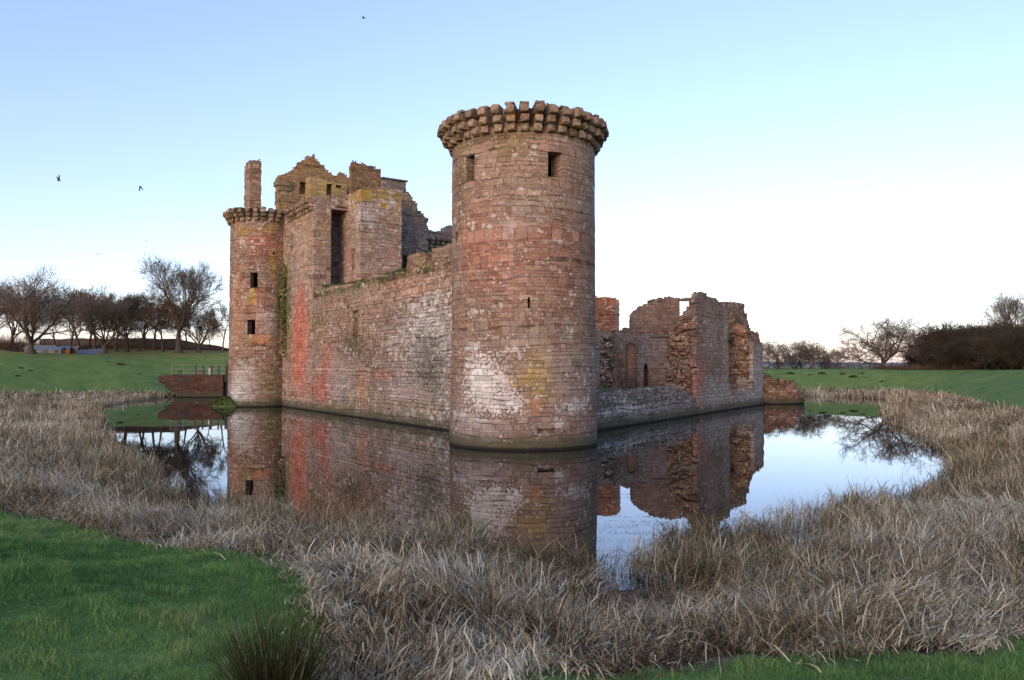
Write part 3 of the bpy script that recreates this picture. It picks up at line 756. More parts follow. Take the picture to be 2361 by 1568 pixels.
def keep_pier(U, V, Wd, rs):
    e = uP0 + .35*(vnoise(V*1.3, Wd*1.7)-.5) + .25*(rs.rand(*U.shape)-.5) + np.clip((V-8.2)/2.5, 0, 1)*.5*(Wd/2.6)
    return U > e
place_world(masonry("tall_fragment", S, uP0-.7, uP1, -.8, 11.6, .5, M_s, sw, cu=.30, cv=.27, cw=.5, jit=.022, rag=.08, seed=42,
        top=lambda u, w: pk(u) + .1*(vnoise(u*3, 1)-.5), keep=lambda U, V, Wd, rs: U > uP0 - .1 + .3*vnoise(V*1.1, 3.3) + .12*(rs.rand(*U.shape))))
place_world(masonry("rubble_core", Plane(S.p + S.n*.5, S.e, S.n), uP0-.7, uP1+.3, -.4, 11.5, 2.2, M_rub, sw, cu=.26, cv=.19, cw=.26, jit=.05, rag=.10, seed=43,
        top=lambda u, w: pk(max(u, uP0)) - .55 - 1.4*w - (.5 if u < uP0+.4 else 0) + .5*(vnoise(u*2.2, w*2.2)-.5), keep=keep_pier))
M_rec = stone_mat("recess_stone", RUBB, .19, .4, joint=.03, white=.1, yellow=.45, moss_top=.9, seed=20.0, bump=1.3, irregular=.07, dark=.4, water=False)
Sr = Plane(S.p + S.n*2.45, S.e, S.n)
rt = outline(Sr, [(1660, 700), (1690, 698), (1705, 701), (1716, 702), (1717, 712), (1722, 720), (1722, 735), (1718, 745), (1730, 760), (1745, 768)])
place_world(masonry("recess_wall", Sr, Sr.uz(1672, 800)[0], Sr.uz(1752, 800)[0], -.4, 11.5, 1.1, M_rec, sw, cu=.30, cv=.22, cw=.36, jit=.04, rag=.1, seed=44,
        top=lambda u, w: rt(u) + .2*(vnoise(u*2.4, w)-.5), carve=[hole(Sr, 1675, 1692, 857, 884, -1, .3)]))
mb = MB(); l0 = Sr.uz(1672, 776); l1 = Sr.uz(1706, 776)
mb.obox(Sr.p + Sr.e*(l0[0]+l1[0])/2 - Sr.n*.15, Sr.e, Sr.n, (l1[0]-l0[0])/2, .3, l0[1]-.4, l0[1])
place_world(mb.build("lintel", rock_mat("mossy_lintel", [(0,(.05,.045,.025)),(1,(.09,.07,.04))], .9), sw))
place_world(masonry("sill_wall", S, uP1, uR, -.8, 2.9, 1.5, M_s, sw, cu=.3, cv=.22, cw=.3, jit=.03, rag=.11, seed=45,
        top=lambda u, w: 1.6 + .55*min(w, 1.2) + .4*(vnoise(u*2.3, w*2)-.5) + (.9 if u > uR-1.0 else 0)))
def keep_r(U, V, Wd, rs):
    return U > uR - np.clip((5-V)*.12, -.2, .5) + .4*(vnoise(V*1.3, Wd*1.4+9)-.5) + .2*(rs.rand(*U.shape)-.5)
place_world(masonry("corner_strip", S, uR, uE, -.8, 8, .45, M_s, sw, cu=.28, cv=.27, cw=.45, jit=.02, rag=.06, seed=46, top=lambda u, w: S.uz(1750, 788)[1] + .2*(vnoise(u*3, 2)-.5)))
place_world(masonry("rubble_core", Plane(S.p + S.n*.45, S.e, S.n), uR-.7, uE, -.4, 11.4, 2.3, M_rub, sw, cu=.26, cv=.19, cw=.26, jit=.05, rag=.11, seed=47, keep=keep_r,
        top=lambda u, w: S.uz(1750, 784)[1] + .6 + 1.35*w + .5*(vnoise(u*2.2, w*2.2)-.5) - (u-uR)*.55))

# ---- stump of the far corner tower
stc = np.array((29.3, 87.0)); ST = Cyl(stc, 3.5)
st = tag(empty("ruined_tower", (29.3, 87.0, 0)), "low stepped stump of a ruined round tower at water's edge past the tall broken wall", "tower ruin")
stt = outline(ST, [(1745, 866), (1762, 868), (1776, 872), (1786, 878), (1796, 888), (1812, 879), (1824, 880), (1838, 887), (1841, 904), (1851, 908)])
M_st = stone_mat("stump_stone", RUBB, .24, .5, white=.3, yellow=.1, moss_top=.6, seed=21.0, bump=1.3, irregular=.07, zones=((9, 2.0, (.15,.105,.09), .6),))
place_world(masonry("wall", ST, -math.pi*3.5*.75, math.pi*3.5*.75, -.8, 3.4, 2.2, M_st, st, cu=.3, cv=.22, cw=.3, jit=.05, rag=.12, seed=51,
        top=lambda u, w: stt(u) + .25*(vnoise(u*2, w*2)-.5) + (.0 if w < .6 else .15)))

# ---- the inner range behind the south wall
R0 = Plane((8.0, 76.0), (1.0, .03), (-.03, 1.0))
rg = tag(empty("courtyard_range", (8.0, 76.0, 2.0)), "roofless grey inner building with arched niche seen behind the low broken wall", "ruin")
rp = [pt(R0, 1395, 830, 34, 75, (.17,.155,.16), .95), pt(R0, 1435, 790, 40, 26, (.15,.135,.14), .85), pt(R0, 1478, 830, 8, 60, (.19,.175,.18), .8), pt(R0, 1425, 840, 14, 60, BLK, .55, 'spk'), pt(R0, 1455, 830, 9, 50, DRED, .2), pt(R0, 1530, 830, 40, 70, (.33,.25,.25), .6),
      pt(R0, 1560, 850, 16, 40, (.36,.20,.17), .5), pt(R0, 1490, 800, 14, 50, (.22,.20,.21), .6), pt(R0, 1520, 860, 6, 30, DRED, .4, 'spk')]
M_r = stone_mat("range_stone", RED, .26, .5, white=.16, yellow=0, moss_top=.4, patches=rp, seed=22.0, water=False, dark=.4, zones=((30, 2, (.165,.14,.138), .85),))
lw = outline(R0, [(1370, 764), (1400, 762), (1425, 764), (1440, 760), (1462, 756), (1500, 772), (1600, 772)])
nb = hole(R0, 1442.5, 1468, 803, 893, -1, .32)
nm = (nb[0]+nb[1])/2
arch = [nb] + [(nm-(nb[1]-nb[0])/2*f, nm+(nb[1]-nb[0])/2*f, nb[3]-.02, nb[3]+dz_, -1, .32) for f, dz_ in ((.9, .2), (.74, .36), (.5, .5), (.22, .58))]
db_ = hole(R0, 1484.5, 1495, 845, 895, -1, 1.5)
dm = (db_[0]+db_[1])/2
arch += [db_, (dm-.14, dm+.14, db_[3]-.02, db_[3]+.22, -1, 1.5)]
r_u0 = R0.uz(1100, 800)[0]; r_u1 = R0.uz(1640, 800)[0]
place_world(masonry("lower_wall", R0, r_u0, r_u1, 1.2, 8.2, 1.6, M_r, rg, cu=.32, cv=.26, cw=.8, jit=.025, rag=.09, seed=61, carve=arch, top=lambda u, w: lw(u) + .25*(vnoise(u*1.9, w)-.5)))
pl_ = Plane(R0.p - R0.n*.45, R0.e, R0.n); pa_ = pl_.uz(1386, 830)[0]; pb_ = pl_.uz(1412, 830)[0]
M_pil = stone_mat("pilaster_rubble", [(0,(.05,.045,.042)),(.4,(.12,.095,.085)),(.7,(.20,.165,.15)),(1,(.30,.26,.24))], .2, .4, white=.25, yellow=0, moss_top=.5, seed=26.0, water=False, bump=1.4, dark=.6)
place_world(masonry("broken_pilaster", pl_, pa_, pb_, 1.2, 7.6, .45, M_pil, rg, cu=.26, cv=.2, cw=.22, jit=.07, rag=.13, seed=66, top=lambda u, w: 7.1 - .5*vnoise(u*2, w),
        keep=lambda U, V, Wd, rs: rs.rand(*U.shape) < (.45 + .55*(Wd/.45))))
M_r2 = stone_mat("range_upper_stone", RED, .24, .48, white=.14, yellow=0, moss_top=.4, seed=23.0, water=False, dark=.35, zones=((30, 3, (.22,.165,.155), .65),))
R1 = Plane(R0.p + R0.n*.35, R0.e, R0.n)
ut = outline(R1, [(1453, 724), (1462, 723), (1464, 716), (1472, 714), (1473, 706), (1486, 704), (1495, 702), (1497, 695), (1513, 690), (1537, 687), (1538, 684), (1546, 684), (1556, 687), (1567, 689), (1640, 689)])
uh = hole(R1, 1567.5, 1594, 693.5, 748, -1, 3)
place_world(masonry("upper_wall", R1, R1.uz(1455, 740)[0], R1.uz(1640, 740)[0], 6.9, 11.6, .9, M_r2, rg, cu=.26, cv=.16, cw=.3, jit=.03, rag=.11, seed=62, carve=[uh], top=lambda u, w: ut(u) + .22*(vnoise(u*2.6, w*2)-.5)))
mb = MB(); l0 = R0.uz(1497, 774); l1 = R0.uz(1600, 774)
mb.obox(R0.p + R0.e*(l0[0]+l1[0])/2 + R0.n*.1, R0.e, R0.n, (l1[0]-l0[0])/2, .28, 7.02, 7.24)
place_world(mb.build("string_course", M_corbel_g, rg))
Rb = Plane((8.0, 80.0), (1.0, .05), (-.05, 1.0))
rb0 = Rb.uz(1360, 720)[0]; rb1 = Rb.uz(1428, 720)[0]
bt = outline(Rb, [(1360, 685), (1385, 684), (1404, 684), (1418, 688), (1428, 690)])
M_rb = stone_mat("red_block_stone", RUBB, .2, .42, white=.05, yellow=.05, moss_top=.4, seed=24.0, water=False, bump=1.2, zones=((0, 3, (.27,.115,.08), .6),), patches=[pt(Rb, 1422, 725, 7, 50, (.24,.19,.19), .7)])
place_world(masonry("red_block", Rb, rb0-3.5, rb1, 1.2, 12.2, 3.0, M_rb, rg, cu=.3, cv=.22, cw=.5, jit=.04, rag=.07, seed=63, top=lambda u, w: bt(u) + .12*(vnoise(u*2, w)-.5) - max(0, rb0-u)*.5))
mb = MB()
Yr = 79.0
for y in (729, 735, 742): mb.tube([at(1424, y, Yr), at(1464, y, Yr)], .018, 5)
for x in (1428, 1463): mb.tube([at(x, 728, Yr), at(x, 762, Yr)], .022, 5)
tag(mb.build("guard_rail", plain("rail_steel", (.35,.36,.38), .4, spec=.5)), "thin metal guard rail in the gap of the inner building's top", "railing")

# ---- courtyard bench
def bench(x, y, z, rz, label):
    e = tag(empty("park_bench", (x, y, z), rz), label, "bench")
    m = plain("bench_timber", (.055,.045,.04), .75)
    mb = MB()
    for k in range(4): mb.box(-.72, .72, -.22+k*.115, -.13+k*.115, .42, .45)
    mb.build("seat", m, e)
    mb = MB()
    for k in range(3): mb.box(-.72, .72, .25, .28, .52+k*.14, .62+k*.14)
    mb.box(-.74, .74, .24, .29, .90, .96)
    mb.build("backrest", m, e)
    for sx in (-1, 1):
        mb = MB(); mb.box(sx*.70-.035, sx*.70+.035, -.24, -.17, 0, .64); mb.build("leg", m, e)
        mb = MB(); mb.box(sx*.70-.035, sx*.70+.035, .23, .30, 0, .93); mb.build("leg", m, e)
        mb = MB(); mb.box(sx*.70-.04, sx*.70+.04, -.27, .23, .64, .68); mb.build("armrest", m, e)
    return e
p = at(1451, 890, 74.4)
bench(p[0], p[1], 2.0, 0.12, "dark wooden bench in the courtyard below the arched niche")

# ---- courtyard ground
mb = MB()
inn = [W.p + W.e*6 + W.n*1.0 + S.n*0, W.p + W.e*44 + W.n*1.0, S.p + S.e*48 + S.n*1.2, S.p + S.e*6 + S.n*1.2]
mb.add([(p[0], p[1], 2.0) for p in inn], [(0, 1, 2, 3)])
M_court = plain("courtyard_turf", (.07,.095,.035), .95, 3)
tag(mb.build("courtyard_ground", M_court), kind="structure")

# ---- bridge, railing, pushchair
Bp = Plane((-48.0, 102.0), (1, 0), (0, 1))
bx0 = Bp.uz(366, 880)[0]; bx1 = Bp.uz(514, 880)[0]; bx2 = Bp.uz(560, 880)[0]
br = tag(empty("bridge", (-48.0, 102.0, 0)), "old red stone bridge abutment crossing the moat left of the gatehouse turret", "bridge")
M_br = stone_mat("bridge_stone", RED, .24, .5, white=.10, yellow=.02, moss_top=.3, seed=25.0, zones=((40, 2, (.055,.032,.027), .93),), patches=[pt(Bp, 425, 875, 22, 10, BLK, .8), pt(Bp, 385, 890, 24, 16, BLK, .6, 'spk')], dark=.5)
place_world(masonry("abutment", Bp, bx0, bx1, -.6, 3.2, 3.6, M_br, br, cu=.4, cv=.26, cw=.9, jit=.03, rag=.08, seed=71,
        top=lambda u, w: 2.95 + .15*(vnoise(u*1.6, w)-.5), keep=lambda U, V, Wd, rs: V > np.clip((bx0+2.6-U)*.8, 0, 2.2)))
mb = MB(); mb.box(-48+bx1-.1, -48+bx2, 102.6, 105.2, 2.55, 2.85)
place_world(mb.build("deck", plain("deck_timber", (.16,.13,.10), .8), br))
mb = MB(); mb.box(-48+bx1+.05, -48+bx1+.9, 102.5, 103.2, -.6, 2.5)
mb.add([(-48+bx1-.1,102.2,2.0),(-48+bx1+1.0,102.2,2.0),(-48+bx1+1.0,102.2,4.6),(-48+bx1+.6,102.2,4.6),(-48+bx1-.1,102.6,2.0),(-48+bx1+1.0,102.6,2.0),(-48+bx1+1.0,102.6,4.6),(-48+bx1+.6,102.6,4.6)],
       [(0,1,2,3),(7,6,5,4),(0,4,5,1),(1,5,6,2),(2,6,7,3),(3,7,4,0)])
place_world(mb.build("pier", plain("dark_timber", (.035,.028,.026), .8), br))
rl = tag(empty("railing", (-48.0, 102.4, 2.9)), "dark post and rail fence along the edge of the stone bridge", "railing")
M_post = plain("dark_rail", (.03,.03,.03), .6); M_rail = plain("grey_rail", (.15,.155,.15), .6, spec=.2)
def rel(o, e): o.location = tuple(-v for v in e.location); return o
for x, w in ((451, .10), (468.7, .10), (487.4, .13), (504.4, .09), (521, .10)):
    q0 = at(x, 864, 102.4); mb = MB(); mb.box(q0[0]-w, q0[0]+w, 102.34, 102.46, 2.85, at(x, 842.5, 102.4)[2]); rel(mb.build("post", M_post, rl), rl)
for x in (395, 423.4):
    q0 = at(x, 864, 102.4); mb = MB(); mb.box(q0[0]-.03, q0[0]+.03, 102.36, 102.44, 2.85, at(x, 842, 102.4)[2]); rel(mb.build("post", M_rail, rl), rl)
for y in (842, 851.5, 860):
    mb = MB(); a_ = at(395, y, 102.4); b_ = at(527, y, 102.4); mb.box(a_[0], b_[0], 102.33, 102.39, a_[2]-.025, a_[2]+.025); rel(mb.build("rail", M_rail, rl), rl)
# pushchair
pc_p = at(415, 862, 103.2)
pc = tag(empty("pushchair", (pc_p[0], 103.2, 2.9), .3), "small pushchair with pale blue hood behind the thin rails of bridge", "pushchair")
mb = MB(); mb.tube([(-.3,-.2,.1),(.0,-.2,.55),(.38,-.2,1.02)], .02, 5); mb.tube([(-.3,.2,.1),(.0,.2,.55),(.38,.2,1.02)], .02, 5); mb.tube([(.38,-.2,1.02),(.38,.2,1.02)], .025, 5)
mb.tube([(.3,-.2,.1),(.0,-.2,.55)], .02, 5); mb.tube([(.3,.2,.1),(.0,.2,.55)], .02, 5); mb.build("frame", M_post, pc)
mb = MB(); mb.add([(-.32,-.18,.42),(-.32,.18,.42),(.08,.18,.34),(.08,-.18,.34),(.26,.18,.85),(.26,-.18,.85),(-.32,-.18,.48),(-.32,.18,.48),(.02,.18,.44),(.02,-.18,.44),(.18,.18,.88),(.18,-.18,.88)],
       [(0,1,2,3),(3,2,4,5),(6,9,8,7),(9,11,10,8),(0,6,7,1),(5,4,10,11),(0,3,9,6),(1,7,8,2),(3,5,11,9),(2,8,10,4)]); mb.build("seat", plain("dark_fabric", (.03,.03,.045), .9), pc)
mb = MB(); V = []; F = []
for i in range(7):
    a = rad(20 + i*24)
    for j, yy in enumerate((-.21, -.1, 0, .1, .21)):
        V.append((.22 - .30*math.cos(a)*(1 - .6*abs(yy)), yy, .70 + .32*math.sin(a)*(1 - .5*abs(yy))))
for i in range(6):
    for j in range(4): F.append((i*5+j, i*5+j+1, (i+1)*5+j+1, (i+1)*5+j))
mb.add(V, F); mb.build("hood", plain("pale_blue_fabric", (.38,.48,.66), .85), pc, True)
for sx in (-.3, .3):
    for sy in (-.22, .22):
        mb = MB(); mb.tube([(sx, sy-.02, .1), (sx, sy+.02, .1)], .1, 12); mb.build("wheel", M_post, pc)
# pale post and low box beyond the railing
q0 = at(484, 862, 106.0)
mb = MB(); mb.box(-.06, .06, -.06, .06, 0, 1.15); mb.box(-.16, -.04, -.05, .05, .0, 1.1); mb.box(-.18,.10,-.07,.07,1.1,1.17)
tag(mb.build("post", plain("pale_timber", (.5,.47,.40), .8), loc=(q0[0], 106.0, 2.7)), "pale timber gate post standing beyond the bridge railing", "post")
q0 = at(462, 862, 107.0)
mb = MB(); mb.box(-.5, .5, -.3, .3, .1, .75); mb.box(-.55, .55, -.35, .35, .75, .82); mb.box(-.45, -.35, -.25, .25, 0, .1); mb.box(.35, .45, -.25, .25, 0, .1)
tag(mb.build("chest", plain("brown_timber", (.13,.085,.065), .8), loc=(q0[0], 107.0, 2.7)), "low brown timber chest on the bridge behind the railing", "chest")

# ---- perched birds and flying birds
M_bird = plain("black_feather", (.018,.018,.024), .6); M_gull = plain("grey_feather", (.30,.32,.35), .7)
def bird_perched(p, rz, label):
    e = tag(empty("crow", tuple(p), rz), label, "bird", "crows perched on the chimneys")
    mb = MB(); mb.tube([(-.22,0,.05),(-.14,0,.09),(0,0,.17),(.07,0,.24),(.11,0,.30),(.14,0,.33),(.21,0,.32)], [.015,.045,.085,.075,.05,.045,.008], 8)
    mb.tube([(.0,.03,.10),(.0,.03,0)], .01, 4); mb.tube([(.0,-.03,.10),(.0,-.03,0)], .01, 4)
    mb.build("body", M_bird, e, True); e.scale = (.8, .8, .8)
bpy.context.view_layer.update()
_dg = bpy.context.evaluated_depsgraph_get()
def roost(M, x, y, w):
    """top of the masonry at a point of a chimney: where a bird can stand"""
    u = M.uz(x, y)[0]; p = M(u, 40.0, w)
    hit, loc, *_ = scene.ray_cast(_dg, Vector(p), Vector((0, 0, -1)))
    return loc
for (M_, x, lab, rz) in ((PF_M, 816, "leftmost crow on the mossy chimney's broken top", 2.6), (PF_M, 822, "crow beside the leftmost one on mossy chimney", 1.2),
                       (PF_M, 838, "crow standing alone mid way along the mossy chimney top", 2.9), (PF_M, 866, "crow standing at right end of the mossy chimney top", .4),
                       (PF_T, 598, "crow perched on the right edge of tall thin chimney", .2)):
    bird_perched(roost(M_, x, 376, .25), rz, lab)
def bird_flying(x, y, Y, span, up, rz, roll, mat, label, group):
    p = at(x, y, Y)
    e = tag(empty("flying_bird", tuple(p), rz), label, "bird", group)
    e.rotation_euler = (roll, 0, rz)
    k = span/1.0
    mb = MB(); mb.tube([tuple(k*c for c in q_) for q_ in ((-.28,0,0),(-.2,0,.0),(-.08,0,0),(.08,0,.01),(.16,0,.02),(.21,0,.02),(.27,0,.0))], [k*r for r in (.06,.025,.06,.065,.04,.035,.006)], 8)
    mb.build("body", mat, e, True)
    for s in (-1, 1):
        mb = MB(); V = []
        for (yy, c0, c1, z) in ((.03,.10,-.10,.02),(.18,.12,-.10,.02+up*.14),(.34,.10,-.08,.02+up*.26),(.50,.0,-.10,.02+up*.32)):
            V += [(k*c0, k*s*yy, k*(z+.008)), (k*c1, k*s*yy, k*(z+.004)), (k*c0, k*s*yy, k*(z-.008)), (k*c1, k*s*yy, k*(z-.004))]
        F = []
        for i in range(3):
            b = i*4; F += [(b,b+1,b+5,b+4),(b+2,b+6,b+7,b+3),(b,b+4,b+6,b+2),(b+1,b+3,b+7,b+5)]
        F += [(0,2,3,1),(12,13,15,14)]
        mb.add(V, F); mb.build("wing", mat, e)
bird_flying(838, 42, 90, .85, .6, .4, .5, M_bird, "black crow alone high in the sky above the tall towers", "crows in flight")
bird_flying(136, 417, 90, .85, 2.2, 0.1, .5, M_bird, "black crow flying with raised wings at far left of sky", "crows in flight")
bird_flying(323, 430, 95, .85, -2.0, 2.9, -.4, M_bird, "black crow flying with lowered wings left of the thin chimney", "crows in flight")
for x, y, u_, l in ((353, 609, .9, "left crow of the close trio above the wood"), (358, 608, 1.2, "middle crow of the close trio above the wood"), (368, 606, 1.8, "right crow of the close trio, largest, beside the tall bare tree")):
    bird_flying(x, y, 120, .75, u_, x*.7, .3, M_bird, l, "crows in flight")
for x, y, l in ((116, 554, "upper gull of the pair over the leftmost bare tree"), (111, 566, "lower gull of the pair over the leftmost bare tree"), (224, 586.5, "left gull of the pair low above the brown wood"),
             (233, 585, "right gull of the pair low above the brown wood"), (339, 558, "upper gull of the pair left of the tall tree's top"), (337, 570, "lower gull of the pair left of the tall tree's top"), (320, 603, "lone pale gull low over the wood left of crow trio")):
    bird_flying(x, y, 150, .8, .25, x*.13, .1, M_gull, l, "gulls in flight")
# ------------------------------------------------------------------ terrain
P1 = np.array([(-1.65,6.3),(-.5,6.2),(.8,6.9),(2.3,7.4),(4.6,8.0),(8,9.2),(14,13),(25,24),(34,42),(39,60),(45,76),(52,92),(54,106),(45,112.5),(20,117),(-20,122),(-46,112),(-47,104.5),(-54,102),(-60,94),(-62,80),(-56,62),(-44,44),(-27,30),(-17,22.5),(-12.8,18.6),(-8.9,15.6),(-4.5,12.8),(-2.55,10.8),(-1.95,8.8)])
P2 = np.array([(-1.2,19.0),(.2,16.6),(1.2,15.3),(1.9,14.8),(2.6,15.4),(4.1,17.5),(7.2,20.0),(8.9,21.3),(11.8,23.8),(14.8,26),(20.2,34),(23.9,43.5),(27,53),(33,68),(42,83),(47.5,96),(43,106),(20,110.5),(-18,113),(-44,110),(-46.4,103),(-44,86),(-40.5,74),(-33.5,62),(-26,48),(-19,36),(-15.2,31),(-11.3,24.8),(-7.9,21.6),(-4.9,19.4),(-3,18.8)])
def poly_sd(P, x, y):
    """signed distance, positive outside"""
    x = np.asarray(x, float); y = np.asarray(y, float)
    d2 = np.full(x.shape, 1e12); ins = np.zeros(x.shape, bool)
    n = len(P)
    for i in range(n):
        ax, ay = P[i]; bx, by = P[(i+1) % n]
        ex, ey = bx-ax, by-ay
        t = np.clip(((x-ax)*ex + (y-ay)*ey)/(ex*ex+ey*ey), 0, 1)
        d2 = np.minimum(d2, (x-ax-t*ex)**2 + (y-ay-t*ey)**2)
        c = ((ay > y) != (by > y))
        xi = ax + (y-ay)*ex/(ey if abs(ey) > 1e-9 else 1e-9)
        ins ^= c & (x < xi)
    d = np.sqrt(d2)
    return np.where(ins, -d, d)
def hgt(x, y, fine=True):
    x = np.asarray(x, float); y = np.asarray(y, float)
    wx = x + .5*(fbm(x*.5, y*.5, 2)-.5)*2; wy = y + .5*(fbm(x*.5+40, y*.5, 2)-.5)*2
    d1 = poly_sd(P1, wx, wy); d2 = poly_sd(P2, wx, wy)
    near = np.exp(-np.hypot(x, y)/11.0)
    ze = .55 + 1.45*near
    # inside the reed belt
    t = np.clip(d2, 0, None)/(np.clip(d2, 0, None) + np.clip(-d1, 0, None) + 1e-3)
    zr = -.12 + (ze + .12)*t**1.2 + .22*(fbm(x*1.1, y*1.1, 3)-.5)*sstep(0, 1.5, d2)
    zw = -.12 - .35*np.clip(-d2, 0, 2)
    zin = np.where(d2 > 0, zr, zw)
    # banks
    left = sstep(20, 75, y)*sstep(-12, -36, x)
    right = sstep(4, 22, x)*sstep(6, 22, y)
    zb = 2.55*(1-left)*(1-right) + left*6.2 + right*3.75
    L = 10.5*(1-left)*(1-right) + left*24 + right*11
    d = np.clip(d1, 0, None)
    z = ze + (zb-ze)*sstep(-.15, 1, d/L)*1.0
    z = z - (zb-ze)*sstep(-.15, 1, 0) 
    z = z + left*np.clip(d-24, 0, 60)*.032
    z = z + left*sstep(16, 28, d)*2.2*(fbm(x*.09+3, y*.09, 2)-.45)
    z = z - right*sstep(14, 60, d)*1.6
    z = z + (.10*(fbm(x*.6, y*.6, 3)-.5) + .35*(fbm(x*.13, y*.13, 2)-.5)*sstep(2, 12, d))*sstep(0, 2, d)
    far = sstep(180, 500, np.hypot(x, y))
    z = z*(1-far) + far*3.0
    return np.where(d1 > 0, z, zin)
def ground_at(x, y):
    d = ray(x, y)
    t = np.linspace(3, 400, 4000)
    zz = EYE + d[2]*t; h = hgt(d[0]*t, d[1]*t)
    k = np.nonzero(zz < h)[0]
    t0 = t[k[0]] if len(k) else 200.0
    return np.array((d[0]*t0, d[1]*t0, float(hgt(d[0]*t0, d[1]*t0))))

def axis(n, a, b, neg, pos):
    s = np.linspace(-math.asinh(neg/a), math.asinh(pos/a), n)
    return a*np.sinh(s)
gx = axis(420, 6.0, 0, 5000, 5000); gy = 8 + axis(420, 8.0, 0, 400, 6000)
GX, GY = np.meshgrid(gx, gy, indexing='ij')
GZ = hgt(GX, GY)
nx, ny = GX.shape
vid = np.arange(nx*ny).reshape(nx, ny)
Q = np.stack([vid[:-1,:-1], vid[1:,:-1], vid[1:,1:], vid[:-1,1:]], -1).reshape(-1, 4)
D1 = poly_sd(P1, GX + .5*(fbm(GX*.5, GY*.5, 2)-.5)*2, GY + .5*(fbm(GX*.5+40, GY*.5, 2)-.5)*2)
me = npmesh("ground", np.stack([GX, GY, GZ], -1).reshape(-1, 3), Q, attrs={"belt": np.clip(-D1, -2, 2).ravel()}, smooth=True)
t = NT("turf")
P = t.n("ShaderNodeNewGeometry").outputs['Position']
a = t.noise(P, .45, 4, .6); b = t.noise(P, 3.5, 5, .7); c = t.noise(P, 22, 3, .7)
col = t.ramp(a, [(.3, (.078,.140,.042)), (.5, (.110,.178,.050)), (.7, (.155,.200,.060))])
col = t.mix(1, col, t.ramp(b, [(.25, .6), (.5, 1), (.75, 1.4)]), 'MULTIPLY')
col = t.mix(1, col, t.ramp(c, [(.25, .6), (.75, 1.4)]), 'MULTIPLY')
col = t.mix(t.maprange(t.noise(P, .9, 5, .7), .58, .70, 0, .6), col, (.135,.115,.045))
z = t.xyz(P)[2]
col = t.mix(t.maprange(t.math('ADD', z, t.math('MULTIPLY', t.math('SUBTRACT', a, .5), 3.0)), 5.2, 6.4, 0, .75), col, (.19,.175,.05))
bl = t.n("ShaderNodeAttribute"); bl.attribute_name = "belt"
bf = t.math('ADD', bl.outputs['Fac'], t.math('MULTIPLY', t.math('SUBTRACT', t.noise(P, 2.5, 4, .7), .5), .9))
mud = t.ramp(t.noise(P, 2.0, 5, .7), [(.3, (.030,.021,.015)), (.5, (.085,.060,.040)), (.7, (.19,.145,.10))])
col = t.mix(t.maprange(bf, -.20, .08), col, mud)
tm = t.done(t.principled(col, .95, t.bump(t.math('ADD', b, t.math('MULTIPLY', c, .5)), .5, .06), .1))
tag(link_mesh("ground", me, tm), kind="structure")

# ------------------------------------------------------------------ water
wx_ = np.linspace(-70, 66, 60); wy_ = np.linspace(8, 124, 60)
me = pymesh("water", [(-66,9,0),(64,9,0),(64,122,0),(-66,122,0)], [(0,1,2,3)])
t = NT("moat_water")
P = t.n("ShaderNodeNewGeometry").outputs['Position']
rip = t.noise(P, 1.1, 2, .5)
rip2 = t.noise(P, 7, 2, .5)
msk = t.maprange(t.noise(P, .22, 2), .5, .65, .1, 1)
h_ = t.math('ADD', t.math('MULTIPLY', rip, .6), t.math('MULTIPLY', t.math('MULTIPLY', rip2, msk), .10))
nb_ = t.bump(h_, .035, .03)
gl = t.n("ShaderNodeBsdfGlossy"); gl.inputs['Roughness'].default_value = .012; gl.inputs['Color'].default_value = (.93,.95,1,1); t.put(gl.inputs['Normal'], nb_)
df = t.n("ShaderNodeBsdfDiffuse"); df.inputs['Color'].default_value = (.012,.013,.010,1)
fr = t.n("ShaderNodeFresnel"); fr.inputs['IOR'].default_value = 1.52; t.put(fr.inputs['Normal'], nb_)
ms = t.n("ShaderNodeMixShader"); t.put(ms.inputs[0], fr.outputs[0]); t.put(ms.inputs[1], df.outputs[0]); t.put(ms.inputs[2], gl.outputs[0])
M_water = t.done(ms.outputs[0])
tag(link_mesh("water", me, M_water), kind="structure")

# ------------------------------------------------------------------ blades
def blades(P, H, Wd, lean, az, kink, kaz, rs, seg=3, face=None):
    """ribbons with one bend; P (n,3) feet; H length; lean/kink angles from vertical; returns V, Q"""
    n = len(P)
    fr = np.linspace(0, 1, seg+1)
    fa = rs.rand(n)*2*np.pi if face is None else face
    side = np.stack([np.cos(fa), np.sin(fa), np.zeros(n)], -1)
    kp = .35 + .4*rs.rand(n)
    pts = [P]
    cur = P.copy()
    for s in range(seg):
        m = (fr[s]+fr[s+1])/2
        k = np.clip((m-kp)*4 + .5, 0, 1)
        ang = lean*(1-k)*(.6+.4*m) + kink*k
        a = az*(1-k) + kaz*k
        st = H/seg
        d = np.stack([np.sin(ang)*np.cos(a), np.sin(ang)*np.sin(a), np.cos(ang)], -1)
        cur = cur + d*st[:, None]
        pts.append(cur)
    V = np.empty((n, (seg+1)*2, 3))
    for s in range(seg+1):
        w = Wd*(1.0, .95, .75, .12)[s if seg == 3 else min(3, s*3//seg)]*.5
        V[:, 2*s] = pts[s] - side*w[:, None]; V[:, 2*s+1] = pts[s] + side*w[:, None]
    base = (np.arange(n)*(seg+1)*2)[:, None]
    Q = np.concatenate([base + np.array([2*s, 2*s+1, 2*s+3, 2*s+2]) for s in range(seg)], 0)
    return V.reshape(-1, 3), Q
